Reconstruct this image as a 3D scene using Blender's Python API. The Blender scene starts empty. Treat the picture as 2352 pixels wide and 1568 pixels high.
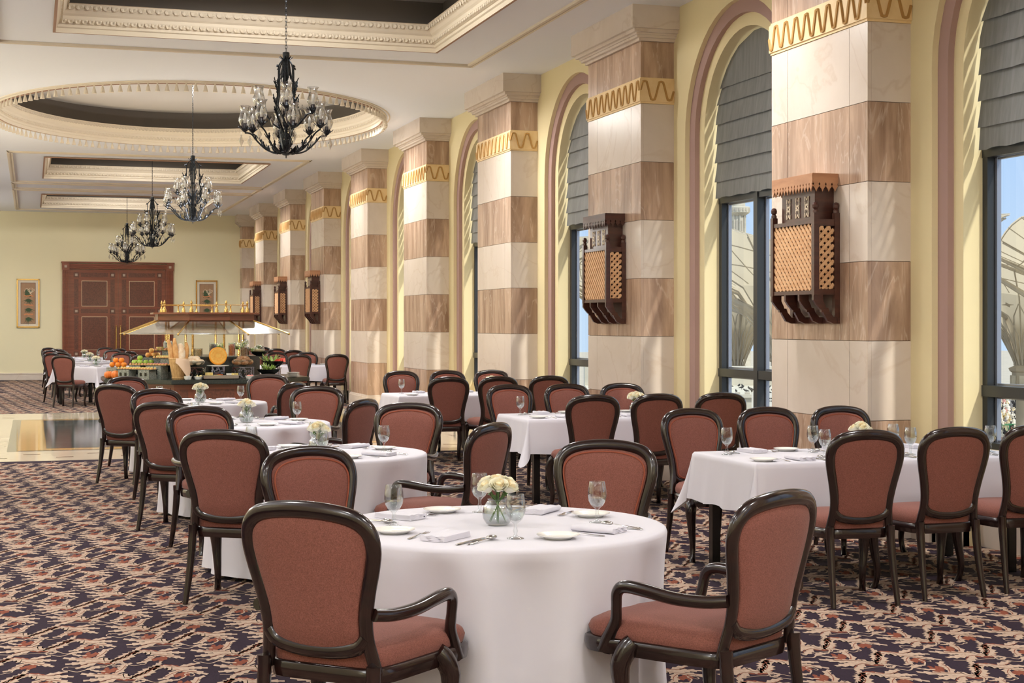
import bpy, math, random
from mathutils import Vector, Matrix
PI=math.pi
C=bpy.context.scene.collection
rnd=random.Random(7)

# ------------------------------------------------------------------ helpers
class MB:
    """collects shapes and links them as ONE mesh object"""
    def __init__(s): s.v=[]; s.f=[]; s.m=[]
    def add(s,vs,fs,mi=0):
        o=len(s.v); s.v.extend([tuple(p) for p in vs])
        for f in fs: s.f.append([i+o for i in f]); s.m.append(mi)
    def box(s,x0,x1,y0,y1,z0,z1,mi=0,M=None):
        p=[(x0,y0,z0),(x1,y0,z0),(x1,y1,z0),(x0,y1,z0),(x0,y0,z1),(x1,y0,z1),(x1,y1,z1),(x0,y1,z1)]
        if M: p=[M@Vector(q) for q in p]
        s.add(p,[(3,2,1,0),(4,5,6,7),(0,1,5,4),(1,2,6,5),(2,3,7,6),(3,0,4,7)],mi)
    def lathe(s,prof,n=24,c=(0,0,0),mi=0,M=None,caps=True,wob=None):
        vs=[];fs=[]
        for k,(r,z) in enumerate(prof):
            for i in range(n):
                a=2*PI*i/n; rr=r*(wob(a,k) if wob else 1)
                p=Vector((c[0]+rr*math.cos(a),c[1]+rr*math.sin(a),c[2]+z))
                vs.append(M@p if M else p)
        for k in range(len(prof)-1):
            for i in range(n):
                j=(i+1)%n; fs.append((k*n+i,k*n+j,(k+1)*n+j,(k+1)*n+i))
        if caps:
            if prof[0][0]>1e-6: fs.append(tuple(reversed(range(n))))
            if prof[-1][0]>1e-6: fs.append(tuple((len(prof)-1)*n+i for i in range(n)))
        s.add(vs,fs,mi)
    def tube(s,path,rad,n=8,mi=0,closed=False,flat=1.0,up=(0,0,1),sub=0,cap=True):
        P=[Vector(p) for p in path]
        R=list(rad) if isinstance(rad,(list,tuple)) else [rad]*len(P)
        if sub: P,R=smooth_path(P,R,sub,closed)
        m=len(P); vs=[];fs=[]; U=Vector(up)
        for i in range(m):
            if closed: t=P[(i+1)%m]-P[i-1]
            else: t=P[min(i+1,m-1)]-P[max(i-1,0)]
            if t.length<1e-9: t=Vector((0,0,1))
            t.normalize()
            a=U-t*U.dot(t)
            if a.length<1e-3: a=Vector((1,0,0))-t*t.x
            if a.length<1e-3: a=Vector((0,1,0))-t*t.y
            a.normalize(); b=t.cross(a)
            if i and not (abs(U.dot(t))<.9):
                pass
            for k in range(n):
                w=2*PI*k/n
                vs.append(P[i]+a*(R[i]*math.cos(w)*flat)+b*(R[i]*math.sin(w)))
        for i in range(m if closed else m-1):
            i2=(i+1)%m
            for k in range(n):
                k2=(k+1)%n; fs.append((i*n+k,i*n+k2,i2*n+k2,i2*n+k))
        if cap and not closed:
            fs.append(tuple(reversed(range(n)))); fs.append(tuple((m-1)*n+k for k in range(n)))
        s.add(vs,fs,mi)
    def prism(s,poly,h0,h1,axis='z',mi=0,M=None):
        """polygon (a,b) extruded along axis between h0 and h1"""
        def mk(a,b,h):
            p={'z':(a,b,h),'x':(h,a,b),'y':(a,h,b)}[axis]
            return M@Vector(p) if M else p
        n=len(poly)
        vs=[mk(a,b,h0) for a,b in poly]+[mk(a,b,h1) for a,b in poly]
        fs=[tuple(reversed(range(n))),tuple(range(n,2*n))]+[(i,(i+1)%n,n+(i+1)%n,n+i) for i in range(n)]
        s.add(vs,fs,mi)
    def ball(s,c,r,n=12,m=8,mi=0,sc=(1,1,1),M=None):
        vs=[];fs=[]
        for j in range(m+1):
            t=PI*j/m
            for i in range(n):
                a=2*PI*i/n
                p=Vector((c[0]+sc[0]*r*math.sin(t)*math.cos(a),c[1]+sc[1]*r*math.sin(t)*math.sin(a),c[2]-sc[2]*r*math.cos(t)))
                vs.append(M@p if M else p)
        for j in range(m):
            for i in range(n):
                k=(i+1)%n; fs.append((j*n+i,j*n+k,(j+1)*n+k,(j+1)*n+i))
        s.add(vs,fs,mi)
    def build(s,name,mats,parent=None,loc=(0,0,0),rot=0,sharp=50,smooth=True):
        me=bpy.data.meshes.new(name); me.from_pydata(s.v,[],s.f)
        if not isinstance(mats,(list,tuple)): mats=[mats]
        for m in mats: me.materials.append(m)
        if len(mats)>1: me.polygons.foreach_set('material_index',s.m)
        if smooth:
            me.polygons.foreach_set('use_smooth',[True]*len(s.f))
            me.update()
            me.set_sharp_from_angle(angle=math.radians(sharp))
        me.validate(); me.update()
        o=bpy.data.objects.new(name,me); C.objects.link(o)
        o.location=loc; o.rotation_euler=(0,0,rot)
        if parent: o.parent=parent
        return o

def smooth_path(P,R,sub,closed):
    out=[];ro=[];m=len(P)
    seg=m if closed else m-1
    for i in range(seg):
        if closed: p0,p1,p2,p3=P[i-1],P[i],P[(i+1)%m],P[(i+2)%m]; r1,r2=R[i],R[(i+1)%m]
        else: p0,p1,p2,p3=P[max(i-1,0)],P[i],P[i+1],P[min(i+2,m-1)]; r1,r2=R[i],R[i+1]
        for k in range(sub):
            t=k/sub; t2=t*t;t3=t2*t
            out.append(.5*((2*p1)+(p2-p0)*t+(2*p0-5*p1+4*p2-p3)*t2+(3*p1-p0-3*p2+p3)*t3)); ro.append(r1+(r2-r1)*t)
    if not closed: out.append(P[-1]); ro.append(R[-1])
    return out,ro

def tag(o,label=None,cat=None,group=None,kind=None):
    if label: o['label']=label
    if cat: o['category']=cat
    if group: o['group']=group
    if kind: o['kind']=kind
    return o
def thing(name,label,cat,loc=(0,0,0),rot=0,group=None):
    o=bpy.data.objects.new(name,None); C.objects.link(o); o.empty_display_size=.1
    o.location=loc; o.rotation_euler=(0,0,rot)
    return tag(o,label,cat,group)
KIDS={}
def kids(o):
    return [c for c in C.objects if c.parent==o]
def make_tree(o):
    return (o,[make_tree(c) for c in kids(o)])
def copy_tree(tree,parent=None):
    o,ch=tree
    c=o.copy(); C.objects.link(c)
    if parent: c.parent=parent
    for t in ch: copy_tree(t,c)
    return c
class Proto:
    """first call moves the original, the later ones copy it with its parts"""
    def __init__(s,root): s.tree=make_tree(root); s.used=False
    def put(s,loc,rot=0,label=None,group=None,scale=None,cat=None):
        if not s.used: o=s.tree[0]; s.used=True; s.home=True
        else: o=copy_tree(s.tree)
        o.location=loc; o.rotation_euler=(0,0,rot)
        if scale: o.scale=(scale,)*3
        elif s.tree[0].scale[0]!=1: o.scale=(1,1,1)
        if label: o['label']=label
        if group: o['group']=group
        if cat: o['category']=cat
        return o

# ------------------------------------------------------------------ materials
def srgb(c):
    return tuple((x/255/12.92 if x/255<=.04045 else ((x/255+.055)/1.055)**2.4) for x in c)+(1,)
def mat(name,col,rough=.5,metal=0,spec=.5,coat=0,noise=None,bump=None,sss=0,trans=0,emit=None,sheen=0):
    m=bpy.data.materials.new(name); m.use_nodes=True; nt=m.node_tree; b=nt.nodes['Principled BSDF']
    b.inputs['Base Color'].default_value=srgb(col)
    b.inputs['Roughness'].default_value=rough; b.inputs['Metallic'].default_value=metal
    b.inputs['Specular IOR Level'].default_value=spec
    if coat: b.inputs['Coat Weight'].default_value=coat; b.inputs['Coat Roughness'].default_value=.08
    if trans: b.inputs['Transmission Weight'].default_value=trans
    if sheen: b.inputs['Sheen Weight'].default_value=sheen
    if emit: b.inputs['Emission Color'].default_value=srgb(emit[0]); b.inputs['Emission Strength'].default_value=emit[1]
    if noise or bump:
        tc=nt.nodes.new('ShaderNodeTexCoord')
    if noise:   # (scale vec, second colour, detail, contrast lo, hi)
        sc,c2,det,lo,hi=noise
        mp=nt.nodes.new('ShaderNodeMapping'); mp.inputs['Scale'].default_value=sc
        nz=nt.nodes.new('ShaderNodeTexNoise'); nz.inputs['Scale'].default_value=1; nz.inputs['Detail'].default_value=det
        nz.inputs['Roughness'].default_value=.6
        rp=nt.nodes.new('ShaderNodeValToRGB'); rp.color_ramp.elements[0].position=lo; rp.color_ramp.elements[1].position=hi
        rp.color_ramp.elements[0].color=srgb(col); rp.color_ramp.elements[1].color=srgb(c2)
        nt.links.new(tc.outputs['Object'],mp.inputs[0]); nt.links.new(mp.outputs[0],nz.inputs['Vector'])
        nt.links.new(nz.outputs['Fac'],rp.inputs[0]); nt.links.new(rp.outputs[0],b.inputs['Base Color'])
    if bump:    # (scale vec, strength, distance)
        sc,st,di=bump
        mp=nt.nodes.new('ShaderNodeMapping'); mp.inputs['Scale'].default_value=sc
        nz=nt.nodes.new('ShaderNodeTexNoise'); nz.inputs['Scale'].default_value=1; nz.inputs['Detail'].default_value=3
        bp=nt.nodes.new('ShaderNodeBump'); bp.inputs['Strength'].default_value=st; bp.inputs['Distance'].default_value=di
        nt.links.new(tc.outputs['Object'],mp.inputs[0]); nt.links.new(mp.outputs[0],nz.inputs['Vector'])
        nt.links.new(nz.outputs['Fac'],bp.inputs['Height']); nt.links.new(bp.outputs[0],b.inputs['Normal'])
    return m
def thin_glass(name,col=(255,255,255),base=.04,edge=.75,rough=.02,blend=.25,opaque=0.0):
    m=bpy.data.materials.new(name); m.use_nodes=True; nt=m.node_tree
    for n in list(nt.nodes):
        if n.type!='OUTPUT_MATERIAL': nt.nodes.remove(n)
    out=[n for n in nt.nodes if n.type=='OUTPUT_MATERIAL'][0]
    tr=nt.nodes.new('ShaderNodeBsdfTransparent'); tr.inputs[0].default_value=srgb(col)
    gl=nt.nodes.new('ShaderNodeBsdfGlossy'); gl.inputs['Roughness'].default_value=rough
    lw=nt.nodes.new('ShaderNodeLayerWeight'); lw.inputs['Blend'].default_value=blend
    mr=nt.nodes.new('ShaderNodeMapRange'); mr.inputs['To Min'].default_value=base; mr.inputs['To Max'].default_value=edge
    mx=nt.nodes.new('ShaderNodeMixShader')
    nt.links.new(lw.outputs['Facing'],mr.inputs['Value']); nt.links.new(mr.outputs[0],mx.inputs[0])
    nt.links.new(tr.outputs[0],mx.inputs[1]); nt.links.new(gl.outputs[0],mx.inputs[2]); nt.links.new(mx.outputs[0],out.inputs[0])
    return m
def marble(name,c1,c2,c3,sc,rough=.18,vein=.5,spec=.5):
    m=bpy.data.materials.new(name); m.use_nodes=True; nt=m.node_tree; b=nt.nodes['Principled BSDF']
    b.inputs['Roughness'].default_value=rough; b.inputs['Specular IOR Level'].default_value=spec
    L=nt.links.new; N=nt.nodes.new
    ge=N('ShaderNodeNewGeometry'); oi=N('ShaderNodeObjectInfo')
    ad=N('ShaderNodeVectorMath'); ad.operation='ADD'
    L(ge.outputs['Position'],ad.inputs[0]); 
    mp=N('ShaderNodeMapping'); mp.inputs['Scale'].default_value=sc; L(ad.outputs[0],mp.inputs[0])
    n1=N('ShaderNodeTexNoise'); n1.inputs['Scale'].default_value=1; n1.inputs['Detail'].default_value=7; n1.inputs['Roughness'].default_value=.62; n1.inputs['Distortion'].default_value=.6
    L(mp.outputs[0],n1.inputs['Vector'])
    r1=N('ShaderNodeValToRGB'); e=r1.color_ramp.elements; e[0].position=.3; e[0].color=srgb(c1); e[1].position=.7; e[1].color=srgb(c2)
    L(n1.outputs['Fac'],r1.inputs[0])
    n2=N('ShaderNodeTexNoise'); n2.inputs['Scale'].default_value=.8; n2.inputs['Detail'].default_value=5; n2.inputs['Distortion'].default_value=1.6
    mp2=N('ShaderNodeMapping'); mp2.inputs['Scale'].default_value=(sc[0]*.7,sc[1]*.7,sc[2]*1.1); mp2.inputs['Location'].default_value=(5,3,1)
    L(ad.outputs[0],mp2.inputs[0]); L(mp2.outputs[0],n2.inputs['Vector'])
    # thin veins where the noise crosses .5
    ab=N('ShaderNodeMath'); ab.operation='SUBTRACT'; ab.inputs[1].default_value=.5; L(n2.outputs['Fac'],ab.inputs[0])
    a2=N('ShaderNodeMath'); a2.operation='ABSOLUTE'; L(ab.outputs[0],a2.inputs[0])
    mr=N('ShaderNodeMapRange'); mr.inputs['From Min'].default_value=0; mr.inputs['From Max'].default_value=.018
    mr.inputs['To Min'].default_value=vein; mr.inputs['To Max'].default_value=0; L(a2.outputs[0],mr.inputs['Value'])
    mx=N('ShaderNodeMix'); mx.data_type='RGBA'; L(mr.outputs[0],mx.inputs['Factor']); L(r1.outputs[0],mx.inputs['A']); mx.inputs['B'].default_value=srgb(c3)
    L(mx.outputs['Result'],b.inputs['Base Color'])
    return m

M={}
M['wood']=mat('dark_lacquered_wood',(24,15,14),.2,spec=.45,coat=.4,noise=((3,3,40),(42,23,20),4,.35,.75))
M['fabric']=mat('terracotta_weave',(118,74,65),.85,spec=.12,sheen=.1,noise=((260,260,260),(144,93,83),2,.35,.65),bump=((420,420,420),.5,.001))
M['piping']=mat('terracotta_piping',(150,82,62),.8,spec=.2)
M['linen2']=mat('peach_cloth',(232,204,176),.8)
M['linen']=mat('white_linen',(211,208,217),.8,spec=.15,sheen=.25,bump=((60,60,60),.12,.002))
M['china']=mat('white_china',(240,238,232),.12,spec=.6)
M['steel']=mat('polished_steel',(200,198,196),.18,metal=1)
M['glass']=thin_glass('clear_glass',base=.05,edge=.95,blend=.32)
M['pane']=thin_glass('window_pane',(250,252,250),base=.02,edge=.35,blend=.12)
M['water']=thin_glass('water',(236,240,238),base=.1,edge=.7)
M['petal']=mat('cream_petal',(250,247,230),.6,sss=0,noise=((30,30,30),(244,238,204),2,.4,.8))
M['petalin']=mat('peach_petal',(246,230,192),.6)
M['stem']=mat('green_stem',(88,120,58),.5)
M['leaf']=mat('green_leaf',(70,110,48),.5,noise=((20,20,20),(110,150,70),2,.3,.7))
M['iron']=mat('dark_iron',(44,48,54),.38,metal=.75,noise=((60,60,60),(70,74,80),2,.4,.7))
M['bulb']=mat('frosted_bulb',(235,235,232),.25,emit=((255,240,215),.05))
M['white']=mat('ceiling_paint',(238,241,248),.7,spec=.2)
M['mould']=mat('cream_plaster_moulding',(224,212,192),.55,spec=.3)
M['mouldlip']=mat('brown_plaster_lip',(168,132,110),.6,spec=.3)  # brown lip edging the coffer openings
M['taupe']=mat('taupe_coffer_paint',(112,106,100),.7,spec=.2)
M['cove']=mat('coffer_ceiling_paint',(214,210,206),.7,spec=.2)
M['yellow']=mat('pale_yellow_wall',(230,215,172),.6,spec=.25)
M['mauve']=mat('mauve_band',(172,142,136),.6,spec=.25)
M['back']=mat('pale_green_cream_wall',(238,228,192),.65,spec=.2,noise=((.5,.5,.5),(232,224,190),1,.3,.7))
M['cream']=marble('cream_marble',(206,191,177),(220,207,195),(192,170,150),(1.2,1.2,.9),.24,.35)
M['brown']=marble('brown_marble',(138,108,88),(204,174,150),(222,202,184),(6,6,.8),.24,.35)
M['core']=mat('grout',(110,92,78),.8)
M['bandst']=mat('cream_carved_stone',(236,208,160),.5,noise=((9,9,9),(228,196,142),3,.4,.7))
M['gold']=mat('gilt_relief',(180,138,78),.45,metal=.15)
M['brass']=mat('polished_brass',(214,178,110),.2,metal=1)
M['frame']=mat('anthracite_aluminium',(58,60,62),.35,metal=.4)
M['frame2']=mat('pale_aluminium',(150,154,166),.3,metal=.6)
M['blind']=mat('grey_satin_blind',(90,92,92),.5,sheen=.3,noise=((30,30,2),(112,114,114),2,.3,.7))
M['mahog']=mat('mahogany',(120,64,44),.3,coat=.3,noise=((2,2,26),(142,80,56),4,.35,.75))
M['burl']=mat('burl_veneer',(88,50,38),.35,coat=.2,noise=((34,34,34),(118,70,52),4,.35,.7))
M['inlay']=mat('pale_inlay',(222,196,160),.4)
M['stud']=mat('pewter_stud',(176,156,140),.4,metal=.5)
M['granite']=mat('dark_granite',(46,52,50),.14,noise=((170,170,170),(86,92,88),3,.5,.75))
M['oak']=mat('light_pine_lattice',(222,178,134),.5,noise=((4,4,30),(206,156,112),3,.4,.7))
M['cut']=mat('orange_fretwork_wood',(190,140,104),.5,noise=((4,4,20),(174,124,90),3,.4,.7))
M['walnut']=mat('dark_walnut',(64,34,27),.35,coat=.2,noise=((5,5,30),(84,46,34),4,.35,.75))
M['bone']=mat('pale_bone_fretwork',(228,210,184),.5)
M['black']=mat('black_gloss',(18,18,18),.2)
# ------------------------------------------------------------------ the room
XF=5.935; XW=6.30; CY0=10.11; CS=4.457; CW=1.55; CZ=4.833; BY=46.2
XL=-6.0; YN=-3.0
def struct(name,b,m,parent=None,**k):
    o=b.build(name,m,parent,**k)
    if not parent: o['kind']='structure'
    return o

# ---- floor: carpet (base + woven leaves) and marble walkway
carpet=mat('aubergine_carpet',(46,29,46),.95,spec=.05,sheen=.05,noise=((90,90,90),(30,20,32),3,.35,.7),bump=((300,300,300),.4,.002))
cleaf=mat('beige_wool',(184,161,143),.95,spec=.05,noise=((80,80,80),(166,143,125),3,.4,.7))
crust=mat('rust_wool',(134,80,64),.95,spec=.05,noise=((90,90,90),(116,64,50),3,.4,.7))
def leaf_poly(spine,w,teeth,skew=.5):
    """serrated acanthus outline around a spine"""
    P,_=smooth_path([Vector((a,b,0)) for a,b in spine],[0]*len(spine),4,False)
    n=len(P); L=[];R=[]
    for i in range(teeth*2+1):
        t=i/(teeth*2); f=t*(n-1); k=min(int(f),n-2); p=P[k].lerp(P[k+1],f-k); d=(P[k+1]-P[k]).normalized(); nn=Vector((-d.y,d.x,0))
        wd=w*(math.sin(PI*min(1,t*.92+.08))**.75)
        if i%2==0: wd*=.5; off=0
        else: off=w*skew
        if i==teeth*2: wd=0
        L.append(p+nn*wd+d*off); R.append(p-nn*wd+d*off)
    return L,R
def add_leaf(b,spine,w,teeth,mi,z,T,skew=.5):
    w*=.82
    L,R=leaf_poly(spine,w,teeth,skew); n=len(L)
    vs=[T(p.x,p.y,z) for p in L]+[T(p.x,p.y,z) for p in R]
    b.add(vs,[(i+1,i,n+i,n+i+1) for i in range(n-1)],mi)
def add_curl(b,pts,w,mi,z,T):
    P,_=smooth_path([Vector((a,c,0)) for a,c in pts],[0]*len(pts),4,False); n=len(P); vs=[]
    for s_ in (1,-1):
        for i in range(n):
            d=(P[min(i+1,n-1)]-P[max(i-1,0)]).normalized(); q=P[i]+Vector((-d.y,d.x,0))*(w*s_*(1-.5*i/n)); vs.append(T(q.x,q.y,z))
    b.add([(p[0],p[1],p[2]+.0004*(k%n)/n) for k,p in enumerate(vs)],[(i+1,i,n+i,n+i+1) for i in range(n-1)],mi)
def spiral(cx,cy,r,a0,turn,n=9,sh=.75):
    return [(cx+r*(1-sh*i/(n-1))*math.cos(a0+turn*i/(n-1)),cy+r*(1-sh*i/(n-1))*math.sin(a0+turn*i/(n-1))) for i in range(n)]
def motif_A(b,T):
    add_leaf(b,[(-.02,.035),(.03,.085),(.085,.10)],.036,4,2,.0008,T)            # rust leaf behind
    add_leaf(b,[(-.03,.02),(-.02,.075),(.02,.13)],.026,3,2,.0009,T)
    add_leaf(b,[(.02,-.055),(.10,-.082),(.19,-.055)],.02,5,2,.0010,T)
    add_leaf(b,[(.05,0),(-.05,.03),(-.14,.085)],.042,5,1,.0014,T)
    add_leaf(b,[(.06,-.01),(-.05,-.025),(-.15,-.015)],.036,5,1,.0016,T)
    add_leaf(b,[(.05,-.02),(-.03,-.07),(-.11,-.10)],.03,4,1,.0018,T)
    add_leaf(b,[(0,0),(.07,.055),(.10,.12),(.16,.15)],.034,5,1,.0019,T)
    add_leaf(b,[(0,-.02),(.10,-.055),(.20,-.025),(.27,.055),(.32,.12)],.042,10,1,.0020,T)
    add_leaf(b,[(-.01,0),(.05,-.02),(.09,-.02)],.052,3,1,.0022,T)
    for q in ([(-.08,.05),(0,.02),(.06,-.01)],[(-.08,-.07),(0,-.04),(.10,-.055)],[(.12,-.05),(.2,-.02),(.27,.06)],[(.03,.03),(.08,.07),(.12,.13)]):
        add_curl(b,q,.0026,2,.0026,T)
def motif_S(b,T):
    add_leaf(b,[(0,0),(.05,.02),(.11,.015)],.024,4,1,.0012,T)
    add_leaf(b,[(.02,0),(.05,-.035),(.10,-.05)],.018,3,1,.0013,T)
    add_curl(b,[(0,0),(-.05,-.02),(-.09,.01)]+spiral(-.10,.045,.035,-1.2,-4.6),.0042,1,.0015,T)
    add_curl(b,[(.11,.015),(.16,.05)]+spiral(.19,.06,.035,2.4,-5.0),.0042,1,.0015,T)
def carpet_tile(b,ox,oy):
    def mk(cx,cy,ang,fl=1,s=1):
        ca,sa=math.cos(ang),math.sin(ang)
        return lambda x,y,z:(ox+cx+s*.82*(x*ca-fl*y*sa),oy+cy+s*1.45*(x*sa+fl*y*ca),z)
    motif_A(b,mk(.17,.16,.15)); motif_A(b,mk(.47,.53,.15))
    motif_A(b,mk(.50,.20,PI-.1,1,.9)); motif_A(b,mk(.20,.57,PI-.1,1,.9))
    motif_S(b,mk(.07,.33,.1)); motif_S(b,mk(.37,.70,.1)); motif_S(b,mk(.33,.02,2.8,-1,.8)); motif_S(b,mk(.63,.39,2.8,-1,.8))
    for cx,cy in ((.05,.05),(.35,.42)):
        add_curl(b,[(ox+cx+a,oy+cy+c,0)[:2] for a,c in [(0,0),(.08,-.03),(.17,-.02)]+spiral(.19,.02,.05,-1.3,4.8)],.004,1,.0011,lambda x,y,z:(x,y,z))
def carpet_area(name,x0,x1,y0,y1,px0,px1):
    b=MB(); b.add([(x0,y0,0),(x1,y0,0),(x1,y1,0),(x0,y1,0)],[(0,1,2,3)],0)
    y=y0+.05; row=0
    while y+.80<y1:
        row+=1; x=px0-.60+(row*.23)%.60
        # leaves only where the wedge of floor lies inside the wall of windows
        while x<px1:
            if x>(y-7)*.0-6 : carpet_tile(b,x,y)
            x+=.60
        y+=.74
    return struct(name,b,[carpet,cleaf,crust],smooth=False)
carpet_area('floor_carpet_front',XL,XW+.25,YN,18.8,-.95,6.5)
# the carpet close to the camera and far left is plain of leaves only where no eye could reach
carpet_area('floor_carpet_back',XL,XW+.25,28.8,BY,-.6,6.0)
cm=marble('floor_cream_marble',(232,220,196),(222,208,184),(206,188,160),(.8,.8,.8),.07,.3)
gm=marble('floor_green_marble',(42,54,54),(84,94,92),(140,146,142),(1.0,5.5,1),.10,.6,.22)
ym=marble('floor_gold_marble',(196,156,96),(224,188,124),(150,108,60),(1.0,4.5,1),.08,.6,.35)
grm=mat('floor_grey_marble',(138,136,124),.07)
insm=mat('floor_brown_inset',(120,88,72),.1)
b=MB(); z=.0
def quad(b,x0,x1,y0,y1,z,mi): b.add([(x0,y0,z),(x1,y0,z),(x1,y1,z),(x0,y1,z)],[(0,1,2,3)],mi)
quad(b,XL,XW+.25,18.8,28.8,0,0)
quad(b,-.30,5.3,20.25,26.95,.001,3); quad(b,-.17,5.17,20.33,26.87,.002,2); quad(b,.18,4.82,20.62,26.6,.003,1)
for yy in (19.25,19.72,27.35,27.75,28.25):
    x=-5.8+(0 if int(yy*4)%2 else .38)
    while x<6: quad(b,x,x+.2,yy,yy+.055,.001,4); x+=.76
for xx in (-3.9,-2.9,-1.9,-.9,5.75):
    y=20.4
    while y<27: quad(b,xx,xx+.055,y,y+.2,.001,4); y+=.9
struct('floor_marble',b,[cm,gm,ym,grm,insm],smooth=False)

# ---- columns
def build_column(name,yn,parent=None):
    """pilaster: near face at yn, room face at XF"""
    b=MB(); y0,y1=yn,yn+CW
    b.box(XF+.012,XW+.02,y0+.012,y1-.012,0,4.5,2)
    zt=[.285]+[.285+.595*i for i in range(1,7)]
    cuts=[y0,y0+.27,y0+1.27,y1]
    lv=[(zt[i],zt[i+1],1 if i%2==0 else 0) for i in range(6)]+[(4.12,4.49,1)]
    g=.0022
    for (za,zb,mi) in lv:
        for i in range(3): b.box(XF,XF+.03,cuts[i]+(g if i else 0),cuts[i+1]-(g if i<2 else 0),za+g,zb-g,mi)
        b.box(XF+.031,XW+.01,y0,y0+.03,za+g,zb-g,mi); b.box(XF+.031,XW+.01,y1-.03,y1,za+g,zb-g,mi)
    # plinth
    b.box(XF-.035,XW,y0-.035,y1+.035,0,.25,0); b.box(XF-.022,XW,y0-.022,y1+.022,.25,.272,0); b.box(XF-.012,XW,y0-.012,y1+.012,.272,.287,0)
    # carved band
    b.box(XF-.018,XW,y0-.018,y1+.018,3.875,4.10,3); b.box(XF-.008,XW,y0-.008,y1+.008,3.855,4.12,3)
    n=9; pts=[]
    def wav(t,z0=3.895,z1=4.08): 
        s_=math.sin(2*PI*t); return (z0+z1)/2+(z1-z0)/2*max(-1,min(1,1.25*s_))
    k=n*14
    path=[(XF-.02,y0-.01+(CW+.02)*i/k,wav(n*i/k)) for i in range(k+1)]
    b.tube(path,.013,5,4); 
    k=2*14; w=XW-XF
    for yy in (y0-.02,y1+.02):
        path=[(XF-.01+(w)*i/k,yy,wav(2*i/k)) for i in range(k+1)]; b.tube(path,.013,5,4,up=(0,1,0))
    # capital
    for i,(o,za,zb) in enumerate([(.03,4.49,4.52),(.065,4.52,4.545),(.08,4.545,4.565),(.115,4.565,4.60),(.15,4.60,4.833)]):
        b.box(XF-o,XW+.01,y0-o,y1+o,za,zb,0)
    return struct(name,b,[M['cream'],M['brown'],M['core'],M['bandst'],M['gold']],sharp=30)
for k in range(-2,9):
    tag(build_column('wall_right_column',CY0+CS*k),'marble pilaster between the arched windows','column')
    
# ---- window wall: stepped arches
X2,X3,X4=6.35,6.40,6.56; SPR=3.478
def arch_path(r,yc,n=24,spr=SPR,z0=0):
    p=[(yc-r,z0),(yc-r,spr)]
    for i in range(1,n): a=PI-PI*i/n; p.append((yc+r*math.cos(a),spr+r*math.sin(a)))
    return p+[(yc+r,spr),(yc+r,z0)]
def outer_path(yc,hw,n=24,spr=SPR,top=CZ):
    """same count, pushed out to the bay rectangle"""
    p=[(yc-hw,0),(yc-hw,spr)]
    for i in range(1,n):
        a=PI-PI*i/n; dx,dz=math.cos(a),math.sin(a)
        t=min(hw/abs(dx) if abs(dx)>1e-6 else 9e9,(top-spr)/dz if dz>1e-6 else 9e9); p.append((yc+dx*t,spr+dz*t))
    return p+[(yc+hw,spr),(yc+hw,0)]
def bridge(b,A,xa,B,xb,mi):
    n=len(A); vs=[(xa,y,z) for y,z in A]+[(xb,y,z) for y,z in B]
    b.add(vs,[(i,i+1,n+i+1,n+i) for i in range(n-1)],mi)
GAP=(CS-CW)
wb=MB()
bays=[CY0-GAP/2+CS*k for k in range(-2,9)]
for yc in bays:
    hw=GAP/2+.03
    a0=outer_path(yc,hw); a1=arch_path(1.17,yc); a2=arch_path(1.04,yc); a3=arch_path(.92,yc)
    bridge(wb,a0,XW,a1,XW,0); bridge(wb,a1,XW,a1,X2,0); bridge(wb,a1,X2,a2,X2,1); bridge(wb,a2,X2,a2,X3,1)
    bridge(wb,a2,X3,a3,X3,0); bridge(wb,a3,X3,a3,X4+.12,0)
    # spandrel below the window, with sill
    wb.box(X4-.01,X4+.13,yc-.93,yc+.93,0,.70,0)
    wb.box(X4-.03,X4+.13,yc-.918,yc+.918,.68,.705,0)
    # skirting stone
    for (ya,yb,xx) in ((yc-hw,yc-1.17,XW),(yc+1.17,yc+hw,XW),(yc-1.17,yc-1.04,X2),(yc+1.04,yc+1.17,X2),(yc-1.04,yc-.92,X3),(yc+.92,yc+1.04,X3)): wb.box(xx-.02,xx+.05,ya,yb,0,.2,2)
    wb.box(X4-.035,X4,yc-.92,yc+.92,0,.2,2)
# body of the wall outside
for k in range(-2,10):
    y0=CY0+CS*(k-1)+CW; 
wb.box(XW+.001,X4+.13,CY0+CS*8,CY0+CS*8+CW+1,0,CZ,0)
for k in range(-2,9):
    y0=CY0+CS*k; wb.box(XW+.01,X4+.13,y0-.27,y0+CW+.27,0,CZ,0); wb.box(X3+.01,X4+.13,y0-.53,y0+CW+.53,0,CZ,0)
wall=struct('wall_right',wb,[M['yellow'],M['mauve'],M['cream']],sharp=30)
# fix: outer mass above the arches
ob=MB()
for yc in bays:
    a3=arch_path(.93,yc); o=outer_path(yc,GAP/2+.53); 
    bridge(ob,a3,X4+.12,o,X4+.12,0)
struct('wall_right_outer_skin',ob,[M['yellow']])

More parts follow.
